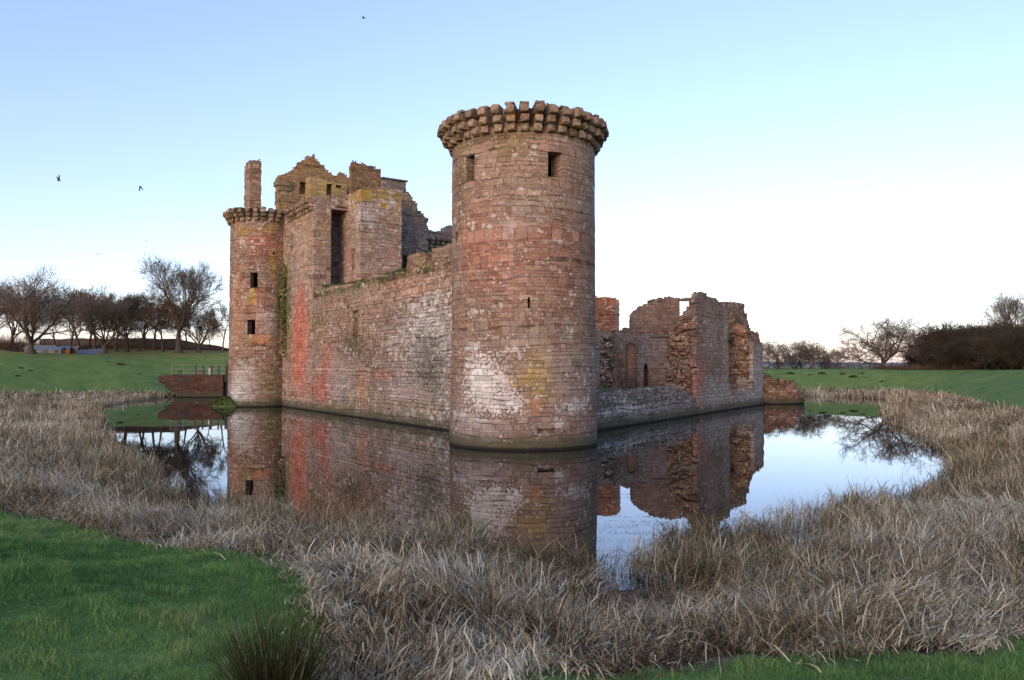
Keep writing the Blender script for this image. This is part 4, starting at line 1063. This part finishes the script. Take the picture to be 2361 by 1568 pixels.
def blade_mat(name, stops, rough=.9, trans=.25):
    t = NT(name)
    r = t.n("ShaderNodeAttribute"); r.attribute_name = "rnd"
    c = t.ramp(r.outputs['Fac'], stops)
    d = t.n("ShaderNodeBsdfDiffuse"); t.put(d.inputs['Color'], c)
    tr = t.n("ShaderNodeBsdfTranslucent"); t.put(tr.inputs['Color'], c)
    m = t.n("ShaderNodeMixShader"); m.inputs[0].default_value = trans
    t.put(m.inputs[1], d.outputs[0]); t.put(m.inputs[2], tr.outputs[0])
    return t.done(m.outputs[0])
def sample_view(n, rs, ymin, ymax, power, xlim=1.0):
    """points on the ground, denser nearby"""
    u = rs.rand(n)
    Y = (ymin**power + u*(ymax**power - ymin**power))**(1/power)
    half = .69*Y + 3.0
    X = (rs.rand(n)*2-1)*half*xlim
    return X, Y
rs = np.random.RandomState(11)
# --- reeds
X, Y = sample_view(1050000, rs, 5.2, 122, .56)
d1 = poly_sd(P1, X + .5*(fbm(X*.5, Y*.5, 2)-.5)*2, Y + .5*(fbm(X*.5+40, Y*.5, 2)-.5)*2); d2 = poly_sd(P2, X, Y)
edge = 1.4*(fbm(X*.55, Y*.55, 3)-.5)
ok = (d1 < -.10 + .25*(fbm(X*2.3, Y*2.3, 2)-.5) + .16*rs.exponential(1, len(X))) & (d2 > edge - .35)
# muddy gaps and little pools
gap = fbm(X*.42+11, Y*.42+5, 3)
pool = np.exp(-(((X-2.15)/.55)**2 + ((Y-14.0)/1.9)**2))
mudp = np.exp(-(((X-2.05)/.35)**2 + ((Y-8.2)/1.2)**2)) + np.exp(-(((X-3.7)/.6)**2+((Y-7.4)/.3)**2))
ok &= (rs.rand(len(X)) > sstep(.56, .68, gap)*.65) & (pool < .7) & (rs.rand(len(X)) > .85*sstep(.54, .68, fbm(X*1.25+70, Y*1.25, 2))*sstep(45, 20, np.hypot(X, Y))) & (rs.rand(len(X)) > mudp*1.1)
ok &= ~((Y > 97) & (np.abs(X) < 40))
X, Y, d1, d2 = X[ok], Y[ok], d1[ok], d2[ok]
n = len(X)
print("reeds", n)
Z = np.maximum(hgt(X, Y), -.05)
cl = fbm(X*.8, Y*.8, 3); cl2 = fbm(X*.25+9, Y*.25, 2); tuft = sstep(.55, .72, fbm(X*1.3+5, Y*1.3, 2))
dist = np.hypot(X, Y)
edgey = sstep(3.2, .3, d2)
flat = np.clip(sstep(.38, .62, fbm(X*.35+3, Y*.35+8, 3)) - edgey*.45, 0, 1)*np.where(dist < 60, 1, .3)
nearf = sstep(40, 14, dist)                          # leaves one can tell apart
leaf = rs.rand(n) < (.90 + .09*flat)*(.72 + .28*nearf)*(1 - .50*edgey)   # broken leaves of the tangle; the rest are stems
H = np.where(leaf, .24 + .55*rs.rand(n)**1.4*(1 + .4*(1-nearf)), (.38 + .50*rs.rand(n))*(.68 + .6*cl)*(1 - .25*flat))*(.85 + .30*sstep(8, 30, dist))
H *= np.where(leaf, 1, 1 + .30*edgey*tuft)
H *= np.where((Y > 70) & (X > 0), 1.2, 1.0)
H *= np.where(d1 > -.5, .6, 1)*(1 - .25*sstep(10, 6, Y))
lean = np.where(leaf, np.where(rs.rand(n) < .12, .2 + .6*rs.rand(n), 1.0 + .66*rs.rand(n)), np.abs(rs.normal(0, 1, n))*(.42 + .60*flat)*(1 - .4*edgey) + .06 + .8*(rs.rand(n) < .10 + .22*flat))
windaz = 2*np.pi*fbm(X*.45+20, Y*.45, 2)*2.5
az = windaz + rs.normal(0, 1.0, n)*np.where(leaf, np.where(rs.rand(n) < .65, .40, 1.6), 1)
kink = lean + rs.rand(n)*(.35 + 1.5*flat) + (rs.rand(n) < .42)*(1.0 + rs.rand(n)*.9)
kaz = az + rs.normal(0, 1.0, n)
kink = np.minimum(kink, 2.45); lean = np.minimum(lean, 1.62)
Wd = np.where(leaf, .009 + .011*rs.rand(n)**1.5, .006 + .006*rs.rand(n)) * np.maximum(1, dist/20.0)
mat_h = (.05 + .42*sstep(.30, .72, .6*cl + .4*fbm(X*1.9+8, Y*1.9, 2)))*np.where(d1 > -.8, .4, 1)
lift = np.where(leaf, (.05 + rs.rand(n)**.7*.95)*mat_h, flat*.08*rs.rand(n))
V, Qb = blades(np.stack([X, Y, Z + lift], -1), H, Wd, lean, az, kink, kaz, rs)
depth_ = np.where(leaf, 0, 0)
patch = fbm(X*.7+60, Y*.7, 3)-.5
rn = np.clip(.56 + .30*(cl2-.5) + .80*patch + rs.normal(0, .23, n) + .10*(flat-.4) - .20*edgey*(rs.rand(n) < .7)*sstep(45, 15, dist), .02, .955)
# a little fresh green along the water
rn = np.where(rs.rand(n) < .14, rn*.35, rn)
rn = np.where((rs.rand(n) < .14*edgey*(Y < 40)), 1.0, rn)
M_reed = blade_mat("dead_reed", [(0,(.040,.026,.015)),(.22,(.14,.10,.056)),(.45,(.33,.262,.158)),(.68,(.50,.435,.30)),(.90,(.68,.63,.48)),(.965,(.75,.71,.57)),(.98,(.075,.10,.03)),(1,(.075,.10,.03))])
me = npmesh("reeds", V, Qb, attrs={"rnd": np.repeat(rn, 8)})
tag(link_mesh("reeds", me, M_reed), "tangled belt of pale dead reeds around the moat", "reeds", kind="stuff")
# --- tall dark seed stems standing in the near reeds
X, Y = sample_view(2600, rs, 6.5, 40, .6)
d1 = poly_sd(P1, X, Y); d2 = poly_sd(P2, X, Y)
ok = (d1 < -.3) & (d2 > -.2) & (fbm(X*.4+30, Y*.4, 2) > .52)
X, Y = X[ok], Y[ok]; n = len(X)
V, Qb = blades(np.stack([X, Y, np.maximum(hgt(X, Y), -.05)], -1), .8+.55*rs.rand(n), np.full(n, .006)*np.maximum(1, np.hypot(X, Y)/12), np.abs(rs.normal(0, .12, n)), rs.rand(n)*6.3, np.abs(rs.normal(0, .25, n)), rs.rand(n)*6.3, rs)
me = npmesh("dry_stalks", V, Qb, attrs={"rnd": np.repeat(rs.rand(n)*.25, 8)})
tag(link_mesh("dry_stalks", me, M_reed), "thin dark dry stalks standing among the pale reeds", "stalks", kind="stuff")
# --- grass
X, Y = sample_view(800000, rs, 4.2, 34, .30)
d1 = poly_sd(P1, X + .5*(fbm(X*.5, Y*.5, 2)-.5)*2, Y + .5*(fbm(X*.5+40, Y*.5, 2)-.5)*2)
ok = (d1 > -.05 + .35*(fbm(X*2.3, Y*2.3, 2)-.5) + .2*(rs.rand(len(X))-.5)) & (Y < 40) & (rs.rand(len(X)) > .7*sstep(.70, .78, fbm(X*1.7+15, Y*1.7, 3)))
X, Y = X[ok], Y[ok]; n = len(X); dist = np.hypot(X, Y)
print("grass", n)
gcl = fbm(X*3.2, Y*3.2, 3); g2 = fbm(X*.6+4, Y*.6, 3)
H = (.035 + .065*rs.rand(n))*(.35 + 1.4*sstep(.25, .8, gcl))*np.maximum(1, dist/16)
V, Qb = blades(np.stack([X, Y, hgt(X, Y)], -1), H, (.0032 + .003*rs.rand(n))*np.maximum(1, dist/6.5), .2 + .5*rs.rand(n), rs.rand(n)*6.3, .7 + .9*rs.rand(n), rs.rand(n)*6.3, rs, seg=2)
M_grass = blade_mat("grass_blade", [(0,(.055,.100,.032)),(.3,(.105,.205,.064)),(.6,(.155,.285,.088)),(.85,(.22,.34,.11)),(.95,(.31,.34,.13)),(1,(.36,.33,.17))], trans=.3)
rn = np.clip(.44 + 0.7*(g2-.5) + .8*(gcl-.5) + rs.normal(0, .17, n), 0, 1)
me = npmesh("grass", V, Qb, attrs={"rnd": np.repeat(rn, 6)})
tag(link_mesh("grass", me, M_grass), "short green grass covering the near bank", "grass", kind="stuff")
# --- flecks of weed afloat
n = 6000
X = rs.normal(3.4, 1.6, n); Y = rs.normal(19.2, 3.0, n)
ok = (poly_sd(P2, X, Y) < -.1) & (fbm(X*1.1, Y*3.6, 3) > .53) & (np.hypot(X-.6, Y-41.5) > 5); X, Y = X[ok], Y[ok]; n = len(X)
a = rs.rand(n)*6.3; L = .008 + .035*rs.rand(n)**2; w = .003 + .006*rs.rand(n)
dx, dy = np.cos(a)*L, np.sin(a)*L; ex, ey = -np.sin(a)*w, np.cos(a)*w
V = np.stack([np.stack([X-dx-ex, Y-dy-ey, np.full(n, .006)], -1), np.stack([X+dx-ex, Y+dy-ey, np.full(n, .006)], -1), np.stack([X+dx+ex, Y+dy+ey, np.full(n, .006)], -1), np.stack([X-dx+ex, Y-dy+ey, np.full(n, .006)], -1)], 1).reshape(-1, 3)
me = npmesh("floating_weed", V, np.arange(n*4).reshape(n, 4), attrs={"rnd": np.repeat(rs.rand(n)*.4, 4)})
tag(link_mesh("floating_weed", me, M_reed), "dark flecks of weed floating on the bright water", "weed", kind="stuff")

# ------------------------------------------------------------------ rush clumps
M_rush = blade_mat("rush", [(0,(.014,.012,.007)),(.35,(.030,.034,.016)),(.65,(.050,.058,.024)),(.85,(.085,.065,.036)),(.93,(.16,.12,.07)),(1,(.34,.29,.21))], trans=.1)
def rush(x, y, h, r, n, label, seed, cat="rush"):
    rr = np.random.RandomState(seed)
    z = float(hgt(x, y))
    e = tag(empty("rush_clump", (x, y, z)), label, cat)
    a = rr.rand(n)*6.283; q_ = np.sqrt(rr.rand(n))*r*.45
    Pb = np.stack([q_*np.cos(a), q_*np.sin(a), np.zeros(n)-.03], -1)
    lean = .08 + .75*(q_/(r*.45))*rr.rand(n)**.6
    V, Qb = blades(Pb, h*(.30+.75*rr.rand(n)), np.full(n, .0034)+.002*rr.rand(n), lean*.85, a+rr.normal(0,.4,n), lean+.12*rr.rand(n)+.9*(rr.rand(n)<.16), a+rr.normal(0,.4,n), rr)
    me = npmesh("stems", V, Qb, attrs={"rnd": np.repeat(np.clip(rr.rand(n)*.85 + .2*(rr.rand(n)<.06), 0, 1), 8)})
    link_mesh("stems", me, M_rush, e)
rush(-1.80, 5.95, .98, .46, 1800, "big dark spiky rush clump on the near grass bank", 5)
p = ground_at(2185, 900)
rush(37.5, 60, 1.5, 1.2, 500, "small dark rush tuft at the foot of right bank", 6)

# ------------------------------------------------------------------ molehills
M_soil = plain("dark_soil", (.030,.020,.018), .95, 9, .5)
def mole(x, y, r, label, seed, group="molehills on the grass", p=None, hh=.42):
    p = ground_at(x, y) if p is None else p
    rr = random.Random(seed); mb = MB(); V = [(0, 0, r*hh)]; F = []; nr, ns = 5, 14
    for i in range(1, nr+1):
        for k in range(ns):
            a = 2*math.pi*k/ns; q_ = i/nr; rad_ = r*q_*(1+rr.uniform(-.16, .16))
            V.append((rad_*math.cos(a), rad_*math.sin(a)*.8, r*hh*(1-q_**1.6)*(1+rr.uniform(-.2, .2)) - (.06*r if i == nr else 0)))
    for k in range(ns): F.append((0, 1+k, 1+(k+1) % ns))
    for i in range(nr-1):
        for k in range(ns): F.append((1+i*ns+k, 1+(i+1)*ns+k, 1+(i+1)*ns+(k+1) % ns, 1+i*ns+(k+1) % ns))
    mb.add(V, F)
    for j in range(26):
        a = rr.uniform(0, 6.28); q_ = rr.uniform(.2, 1.25)*r; s = r*rr.uniform(.05, .13)
        c_ = np.array((q_*math.cos(a), q_*math.sin(a)*.8, max(0, r*hh*(1-(q_/r)**1.6))))
        mb.add([c_+np.array(v_)*s for v_ in ((1,0,0),(-.6,.8,0),(-.6,-.8,0),(0,0,1),(0,0,-1))], [(0,1,3),(1,2,3),(2,0,3),(1,0,4),(2,1,4),(0,2,4)])
    o = mb.build("molehill", M_soil, None, True, tuple(p)); tag(o, label, "molehill", group)
for i, (x, y, r, l) in enumerate(((603, 1293, .20, "left dark molehill on the near grass edge"), (732, 1314, .22, "right dark molehill on the near grass beside reeds"),
      (2185, 1492, .30, "wide flat dark soil patch on grass at lower right corner"), (1535, 1525, .18, "dark soil heap at foot of the nearest reeds"),
      (46, 849, .7, "molehill farthest left and high on the left bank"), (69, 855, .55, "molehill just right of the leftmost one on left bank"), (40, 867, .6, "lowest molehill at far left of left bank"),
      (277, 840, .9, "widest dark molehill high on left bank toward the bridge"), (246, 834, .5, "small molehill above the widest one on left bank"), (319, 863, .5, "lone molehill low on left bank near the bridge"),
      (1822, 861, .8, "molehill on right bank nearest the castle ruins"), (1867, 864, .5, "faint small molehill second from castle on right bank"), (1895, 861, .9, "wide molehill high on right bank below small bare trees"), (1943, 863, .6, "molehill on right bank left of the largest one"),
      (1967, 868, .9, "largest dark molehill on right bank below the oak"), (1989, 861, .6, "molehill high on right bank right below the oak"), (2034, 880, .6, "lowest molehill on right bank above the reeds"))):
    mole(x, y, r*(1 if i < 4 else .75), l, 100+i, hh=.16 if i == 2 else (.42 if i < 4 else .26))

# ------------------------------------------------------------------ moss mound at the turret's foot
def mound(name, c, rx, ry, h, mat, label, cat, seed):
    V = []; F = []; nr, ns = 7, 22; rr = random.Random(seed); mb = MB()
    V.append((0, 0, h))
    for i in range(1, nr+1):
        for k in range(ns):
            a = 2*math.pi*k/ns; q_ = i/nr; n_ = 1 + .4*(vnoise(seed+math.cos(a)*1.5+4, math.sin(a)*1.5+4)-.5)
            V.append((rx*q_*n_*math.cos(a), ry*q_*n_*math.sin(a), h*(1-q_**2.2)*(1+rr.uniform(-.15, .15)) - (.25 if i == nr else 0)))
    for k in range(ns): F.append((0, 1+k, 1+(k+1) % ns))
    for i in range(nr-1):
        for k in range(ns): F.append((1+i*ns+k, 1+(i+1)*ns+k, 1+(i+1)*ns+(k+1) % ns, 1+i*ns+(k+1) % ns))
    mb.add(V, F)
    e = tag(empty(name, c), label, cat)
    mb.build("mound", mat, e, True)
    n = 1500; rr = np.random.RandomState(seed); a = rr.rand(n)*6.283; q_ = np.sqrt(rr.rand(n))*.97
    Pb = np.stack([rx*q_*np.cos(a), ry*q_*np.sin(a), h*(1-q_**2.2)], -1)
    Vb, Qb = blades(Pb, .12+.22*rr.rand(n), np.full(n, .05), .3+.5*rr.rand(n), a, .9+rr.rand(n), a+rr.normal(0, .5, n), rr)
    link_mesh("tufts", npmesh("tufts", Vb, Qb, attrs={"rnd": np.repeat(rr.rand(n)*.85, 8)}), M_mossb, e)
M_mossb = blade_mat("moss_tuft", [(0,(.03,.05,.012)),(.5,(.075,.11,.025)),(1,(.13,.16,.05))])
_P, _n, _g, _par = WALLTOP
V, Qb = blades(_P, .08+.26*_g.rand(_n)**2, np.full(_n, .03), .2+.7*_g.rand(_n), _g.rand(_n)*6.3, .8+1.1*_g.rand(_n), _g.rand(_n)*6.3, _g)
link_mesh("wall_top_grass", npmesh("wall_top_grass", V, Qb, attrs={"rnd": np.repeat(_g.rand(_n), 8)}), M_mossb, _par, tuple(-c for c in _par.location))
M_moss = plain("moss_mound", (.075,.105,.028), .95, 5, .4)
q0 = at(541, 928, 79.5)
mound("moss_mound", (q0[0]-.2, 79.2, .0), 2.1, 1.4, .95, M_moss, "green mossy mound at the waterline against the gatehouse turret", "mound", 3)

# ------------------------------------------------------------------ hills on the horizon
mb = MB(); V = []; F = []
for i in range(60):
    x = -1500 + i*110; hz = 12 + 42*fbm(i*.11, 2.2, 3)*sstep(-1200, 1500, x) + 10*vnoise(i*.3, 1)
    for (yy, zz) in ((5200, 0), (5600, hz*.7), (6000, hz), (6800, 0)): V.append((x, yy, zz))
for i in range(59):
    for j in range(3): F.append((i*4+j, (i+1)*4+j, (i+1)*4+j+1, i*4+j+1))
mb.add(V, F)
tag(mb.build("hills", plain("heather_hills", (.16,.17,.20), .95, .002), None, True), kind="structure")
# ------------------------------------------------------------------ bare winter trees
def norm(v): return v/(np.linalg.norm(v)+1e-9)
def make_tree(seed, H=15, r0=.45, trunk=.28, lev=5, up=.25, spread=.8, nb=(4, 5, 5, 4, 3), ratio=.62, twig=.022, wig=.22, limbs=0, dome=.0, low=0.35):
    """returns (trunk mesh, crown mesh): trunk and limbs in one, twigs in the other"""
    rr = random.Random(seed); nr = np.random.RandomState(seed)
    A_, B_ = MB(), MB()
    def branch(p, d, L, r, l):
        npt = 5 if l <= 1 else (4 if l <= 3 else 3)
        pts = [p]; rads = [r]; dirs = [d]
        for i in range(1, npt):
            d = norm(d + nr.normal(0, wig*(.35 if l == 0 else 1 + .15*l), 3) + np.array((0, 0, up*(.35 if l < 2 else .22))))
            if l >= 3 and dome: d = norm(d + np.array((p[0], p[1], 0))*dome/ max(1, H))
            p = p + d*L/(npt-1); pts.append(p); rads.append(max(twig*.7, r*(1 - .62*i/(npt-1)))); dirs.append(d)
        big = l <= 2
        (A_ if big else B_).tube(pts, rads, 7 if l == 0 else (5 if l <= 2 else 3), cap=False)
        if l >= lev: return
        k = nb[min(l, len(nb)-1)]
        for j in range(k):
            f = low + (1-low)*(j+rr.random())/k if l else .55 + .45*(j+.5)/k
            x = f*(npt-1); i = min(int(x), npt-2); q_ = pts[i] + (pts[i+1]-pts[i])*(x-i)
            t_ = dirs[min(i+1, npt-1)]
            s = norm(np.cross(t_, nr.normal(0, 1, 3)))
            if l == 0:
                a = 2.4*j + rr.uniform(-.4, .4) + seed
                s = np.array((math.cos(a), math.sin(a), 0))
            an = rr.uniform(.45, 1.0)*spread
            nd = norm(t_*math.cos(an) + s*math.sin(an))
            if l >= 2 and nd[2] < -.25: nd[2] = abs(nd[2])*.3; nd = norm(nd)
            branch(q_, nd, L*(ratio if l else 1/trunk*ratio*.62)*rr.uniform(.75, 1.2)*(1.15 - .35*f if l else 1), max(twig, rads[i]*rr.uniform(.52, .68)), l+1)
        # leader
        if l >= 1: branch(pts[-1], dirs[-1], L*ratio*.8, max(twig, rads[-1]), l+1)
    branch(np.zeros(3) - np.array((0, 0, .3)), np.array((rr.uniform(-.06, .06), rr.uniform(-.06, .06), 1.0)), H*trunk, r0, 0)
    mx = max(v[2] for v in B_.v)
    k = H/mx
    def sc(mb): mb.v = [(v[0]*k, v[1]*k, v[2]*k) for v in mb.v]
    sc(A_); sc(B_)
    # root flare
    A_.tube([(0,0,-.4),(0,0,.25),(0,0,.9)], [r0*1.9, r0*1.35, r0*.95], 8, cap=False)
    ma = pymesh("trunk", A_.v, A_.f, True); mb_ = pymesh("crown", B_.v, B_.f, True)
    return ma, mb_
def bark(name, a, b):
    t = NT(name); P = t.n("ShaderNodeTexCoord").outputs['Object']
    f = t.noise(P, 3, 4, .7); oi = t.n("ShaderNodeObjectInfo").outputs['Random']
    c = t.mix(f, a, b); c = t.mix(1, c, t.ramp(oi, [(0, .75), (1, 1.25)]), 'MULTIPLY')
    return t.done(t.principled(c, .95, None, .05))
BK = bark("bark", (.045,.034,.026), (.115,.090,.068)); BKG = bark("pale_bark", (.10,.085,.07), (.20,.165,.135))
TWB = bark("brown_twig", (.10,.064,.044), (.155,.10,.068)); TWG = bark("grey_twig", (.12,.098,.082), (.18,.145,.12)); TWD = bark("dark_twig", (.042,.036,.026), (.078,.066,.048))
PROTO = {}
def proto(key, bk, tw, **kw):
    a, b = make_tree(**kw); a.materials.append(bk); b.materials.append(tw); PROTO[key] = (a, b)
proto("beech", BK, TWG, seed=3, H=17, r0=.62, trunk=.30, nb=(6,6,5,4,3), spread=.80, up=.26, wig=.17, twig=.020, ratio=.66)
proto("ash",   BK, TWG, seed=8, H=15, r0=.60, trunk=.20, nb=(7,6,5,4,3), spread=.95, up=.30, wig=.14, twig=.020, ratio=.66)
proto("oak",   BK, TWG, seed=14, H=9, r0=.42, trunk=.20, nb=(7,6,5,4,3), spread=1.45, up=.12, wig=.24, twig=.016, ratio=.68)
for k, s in (("wooda", 21), ("woodb", 22), ("woodc", 23)):
    proto(k, BK, TWB, seed=s, H=12, r0=.25, trunk=.40, nb=(5,5,5,4,3), spread=.95, up=.22, wig=.26, twig=.018, ratio=.62)
for k, s in (("thorna", 31), ("thornb", 32)):
    proto(k, BK, TWG, seed=s, H=6, r0=.16, trunk=.16, nb=(6,5,4,4,2), spread=.95, up=.25, wig=.22, twig=.012, ratio=.66)
for k, s in (("brusha", 41), ("brushb", 42), ("brushc", 43)):
    proto(k, TWD, TWD, seed=s, H=9, r0=.20, trunk=.12, nb=(7,6,6,4,3), spread=.9, up=.34, wig=.22, twig=.022, ratio=.66, low=.15)
def tree(key, x, Y, h, label, group=None, rz=0.0, z=None, wide=1.0, name="bare_tree", px=True, ytop=None):
    X = (x-1180.5)/FD*Y*1.0 if px else x
    z = float(hgt(X, Y)) - .1 if z is None else z
    if ytop is not None: h = at(x, ytop, Y)[2] - z
    a, b = PROTO[key]
    hh = max(v.co.z for v in b.vertices) if key not in HH else HH[key]; HH[key] = hh
    k = h/hh
    e = tag(empty(name, (X, Y, z), rz), label, "tree", group)
    e.scale = (k*wide, k*wide, k)
    link_mesh("trunk", a, None, e); link_mesh("crown", b, None, e)
    return e
HH = {}
# left of the castle
tree("ash", 72, 118, 0, "broad bare tree standing alone at the far left edge", rz=.4, ytop=606, wide=1.0)
tree("beech", 412, 138, 0, "tallest bare tree with a pale trunk, rising left of the castle turret", rz=2.1, ytop=581, wide=.86)
tree("woodb", 512, 142, 0, "slender bare tree close against the castle's left side", rz=1.0, ytop=690, wide=.7)
tree("woodc", 486, 150, 0, "thin bare tree in the gap between tallest tree and castle", rz=3.0, ytop=735, wide=.8)
WL = [(160,150,668,1.1),(186,140,652,1.0),(216,148,662,1.1),(240,136,654,1.05),(266,150,668,1.0),(292,140,664,.95),(322,142,672,.95),(354,150,662,1.0),(376,140,684,.9),(432,146,690,.95),(458,142,684,.9),(128,152,694,1.0),(28,142,668,1.0),(-12,140,650,1.0),(205,160,672,1.1),(335,160,676,1.1)]
rt_ = random.Random(5)
for i, (x, Y, yt, wd) in enumerate(WL):
    tree(("wooda","woodb","woodc","ash","wooda","beech","woodc")[i % 7], x, Y, 0, "brown bare tree in the crowded wood behind the left bank", "trees of the left wood", rz=rt_.uniform(0, 6.28), ytop=yt, wide=wd)
# right of the castle
tree("oak", 2034, 132, 0, "wide spreading bare oak alone on the crest of right bank", rz=1.7, ytop=714, wide=1.12)
for i, (x, Y, yt) in enumerate(((1768,142,780),(1796,140,778),(1830,144,776),(1868,140,782),(1900,146,790),(1848,150,786),(1925,148,800))):
    tree(("thorna","thornb")[i % 2], x, Y, 0, ("small twiggy bare tree in the low row between castle and oak"), "row of small trees beyond the right bank", rz=i*1.3, ytop=yt, wide=1.15)
tree("beech", 2352, 124, 0, "tall bare tree rising above the dark thicket at right edge", rz=4.0, ytop=650, wide=.8)
tree("ash", 2262, 126, 0, "bare tree top showing over the thicket left of right edge", rz=.9, ytop=715, wide=.9)
BR = [(2142,142,772),(2160,134,762),(2172,132,752),(2190,126,746),(2212,128,742),(2235,122,744),(2258,124,738),(2280,118,734),(2305,118,738),(2325,114,735),(2348,114,732),(2372,108,728),(2395,106,726),(2420,104,722),
      (2140,130,806),(2160,126,794),(2180,122,784),(2205,118,778),(2240,116,774),(2272,112,771),(2300,110,768),(2330,106,765),(2360,104,762),(2385,102,760),(2118,140,806),(2135,148,776),(2190,142,754),(2250,136,744),(2315,130,738)]
for i, (x, Y, yt) in enumerate(BR):
    tree(("brusha","brushb","brushc")[i % 3], x, Y, 0, "dark bushy bare tree packed into the thicket on the right", "trees of the right thicket", rz=rt_.uniform(0, 6.28), ytop=yt+rt_.uniform(-13, 9), wide=1.05, name="thicket_tree")
# brown scrub behind the banks: low twiggy bushes
M_scrub = blade_mat("scrub_twig", [(0,(.040,.028,.020)),(.5,(.080,.055,.038)),(1,(.14,.10,.065))], trans=.1)
def scrub(name, items, label, seed, kind=None, cat="scrub"):
    rr = np.random.RandomState(seed); Vs = []; Rs = []
    for (x, Y, w, h, n) in items:
        X = (x-1180.5)/FD*Y + rr.normal(0, w, n); YY = Y + rr.normal(0, w*.6, n)
        Vs.append((X, YY, h*(.5+.6*rr.rand(n)))); 
    X = np.concatenate([v[0] for v in Vs]); YY = np.concatenate([v[1] for v in Vs]); H = np.concatenate([v[2] for v in Vs]); n = len(X)
    V, Qb = blades(np.stack([X, YY, hgt(X, YY)-.1 + .5*H*rr.rand(n)**2], -1), H*.6, np.full(n, .035), rr.rand(n)*1.0, rr.rand(n)*6.3, rr.rand(n)*1.5, rr.rand(n)*6.3, rr)
    me = npmesh(name, V, Qb, attrs={"rnd": np.repeat(rr.rand(n), 8)})
    return tag(link_mesh(name, me, M_scrub), label, cat, kind=kind)
scrub("scrub", [(10,138,5,3.4,3500),(-25,136,5,4.0,2500),(50,140,4,2.2,1500)] + [(x,158,6,1.3,900) for x in range(80, 520, 30)], "brown twiggy undergrowth below the trees of left wood", 3, "stuff")
scrub("undergrowth", [(x,142,5,.8,900) for x in range(1760, 2080, 26)] + [(x,132-(x-2080)*.06,4,1.7,1300) for x in range(2090, 2420, 26)], "brown twiggy undergrowth beyond the crest of right bank", 4, "stuff")
# ------------------------------------------------------------------ small things by the left wood
def zc_(x, Y): return float(hgt((x-1180.5)/FD*Y, Y))
def shed(x, Y, w, d, h, wall, roof, label, pitch=.5, doorcol=None, ytop=None):
    X = (x-1180.5)/FD*Y; z = zc_(x, Y)
    e = tag(empty("garden_shed", (X, Y, z-.3), .25), label, "shed")
    mb = MB(); mb.box(-w/2, w/2, -d/2, d/2, 0, h)
    mb.add([(-w/2,-d/2,h),(w/2,-d/2,h),(w/2,d/2,h),(-w/2,d/2,h),(-w/2,0,h+pitch),(w/2,0,h+pitch)], [(0,4,3),(1,2,5)]); mb.build("wall", wall, e)
    mb = MB(); o_ = .15
    for s in (-1, 1):
        mb.add([(-w/2-o_,s*(d/2+o_),h-.1),(w/2+o_,s*(d/2+o_),h-.1),(w/2+o_,0,h+pitch+.03),(-w/2-o_,0,h+pitch+.03),(-w/2-o_,s*(d/2+o_),h),(w/2+o_,s*(d/2+o_),h),(w/2+o_,0,h+pitch+.13),(-w/2-o_,0,h+pitch+.13)],
               [(0,1,2,3),(7,6,5,4),(0,4,5,1),(1,5,6,2),(2,6,7,3),(3,7,4,0)])
    mb.build("roof", roof, e)
    mb = MB(); mb.box(-.45, .45, -d/2-.06, -d/2+.02, 0, min(1.9, h-.1)); mb.build("door", doorcol or plain("shed_door", (.10,.09,.08), .8), e)
    mb = MB(); mb.box(w/2-.9, w/2-.3, -d/2-.05, -d/2+.02, h*.5, h*.85); mb.build("window", plain("shed_window", (.03,.035,.04), .2), e)
    return e
blue = plain("blue_sheet", (.07,.115,.23), .7); grey = plain("grey_board", (.17,.16,.15), .85); bgrey = plain("blue_grey_board", (.12,.155,.20), .85)
orange = plain("orange_board", (.42,.13,.035), .8); tan = plain("tan_board", (.22,.16,.11), .85)
shed(96, 134, 4.4, 3.0, 1.45, bgrey, grey, "bluish shed half hidden behind the grey one by left wood", .5)
shed(110, 130, 4.6, 2.6, 1.2, grey, bgrey, "low grey shed with blue grey roof beside the lone broad tree", .35)
shed(152, 134, 1.5, 1.5, 1.6, orange, blue, "small orange hut under the trees of left wood", .3, doorcol=orange)
shed(167, 135, 1.8, 1.5, 1.55, tan, grey, "small tan hut just right of the orange one", .3)
e = tag(empty("fence", (0, 0, 0)), "long low blue sheet fence under the brown trees of left wood", "fence")
mb = MB(); a_ = at(180, 798, 134); b_ = at(244, 800, 136)
dv = np.array(b_[:2])-np.array(a_[:2]); L_ = np.linalg.norm(dv); dv /= L_
for i in range(8):
    c_ = np.array(a_[:2]) + dv*L_*(i+.5)/8; z_ = float(hgt(c_[0], c_[1])); mb.obox(c_, dv, (-dv[1], dv[0]), L_/16-.04, .04, z_+.05, z_+.95)
mb.build("panel", blue, e)
mb = MB()
for i in range(9):
    c_ = np.array(a_[:2]) + dv*L_*i/8; z_ = float(hgt(c_[0], c_[1])); mb.obox(c_, dv, (-dv[1], dv[0]), .05, .07, z_-.2, z_+1.05)
mb.build("post", grey, e)
# dark field wall running behind the wood
fw = tag(empty("field_wall", (0, 0, 0)), "low dark stone field wall on rise behind the left wood", "wall")
mb = MB(); prev = None
for i in range(40):
    x = 90 + i*11.5; Y = 165; X = (x-1180.5)/FD*Y; z_ = float(hgt(X, Y)); zt = at(x, 779 + 4*vnoise(i*.7, 3) + max(0, (x-400))*.17, Y)[2]
    cur = [(X, Y, z_-.3), (X, Y, zt), (X, Y+.6, zt), (X, Y+.6, z_-.3)]
    if prev: mb.add(prev+cur, [(0,4,5,1),(1,5,6,2),(2,6,7,3)])
    prev = cur
mb.build("stonework", plain("dark_fieldstone", (.06,.052,.048), .9, 2, .5), fw)
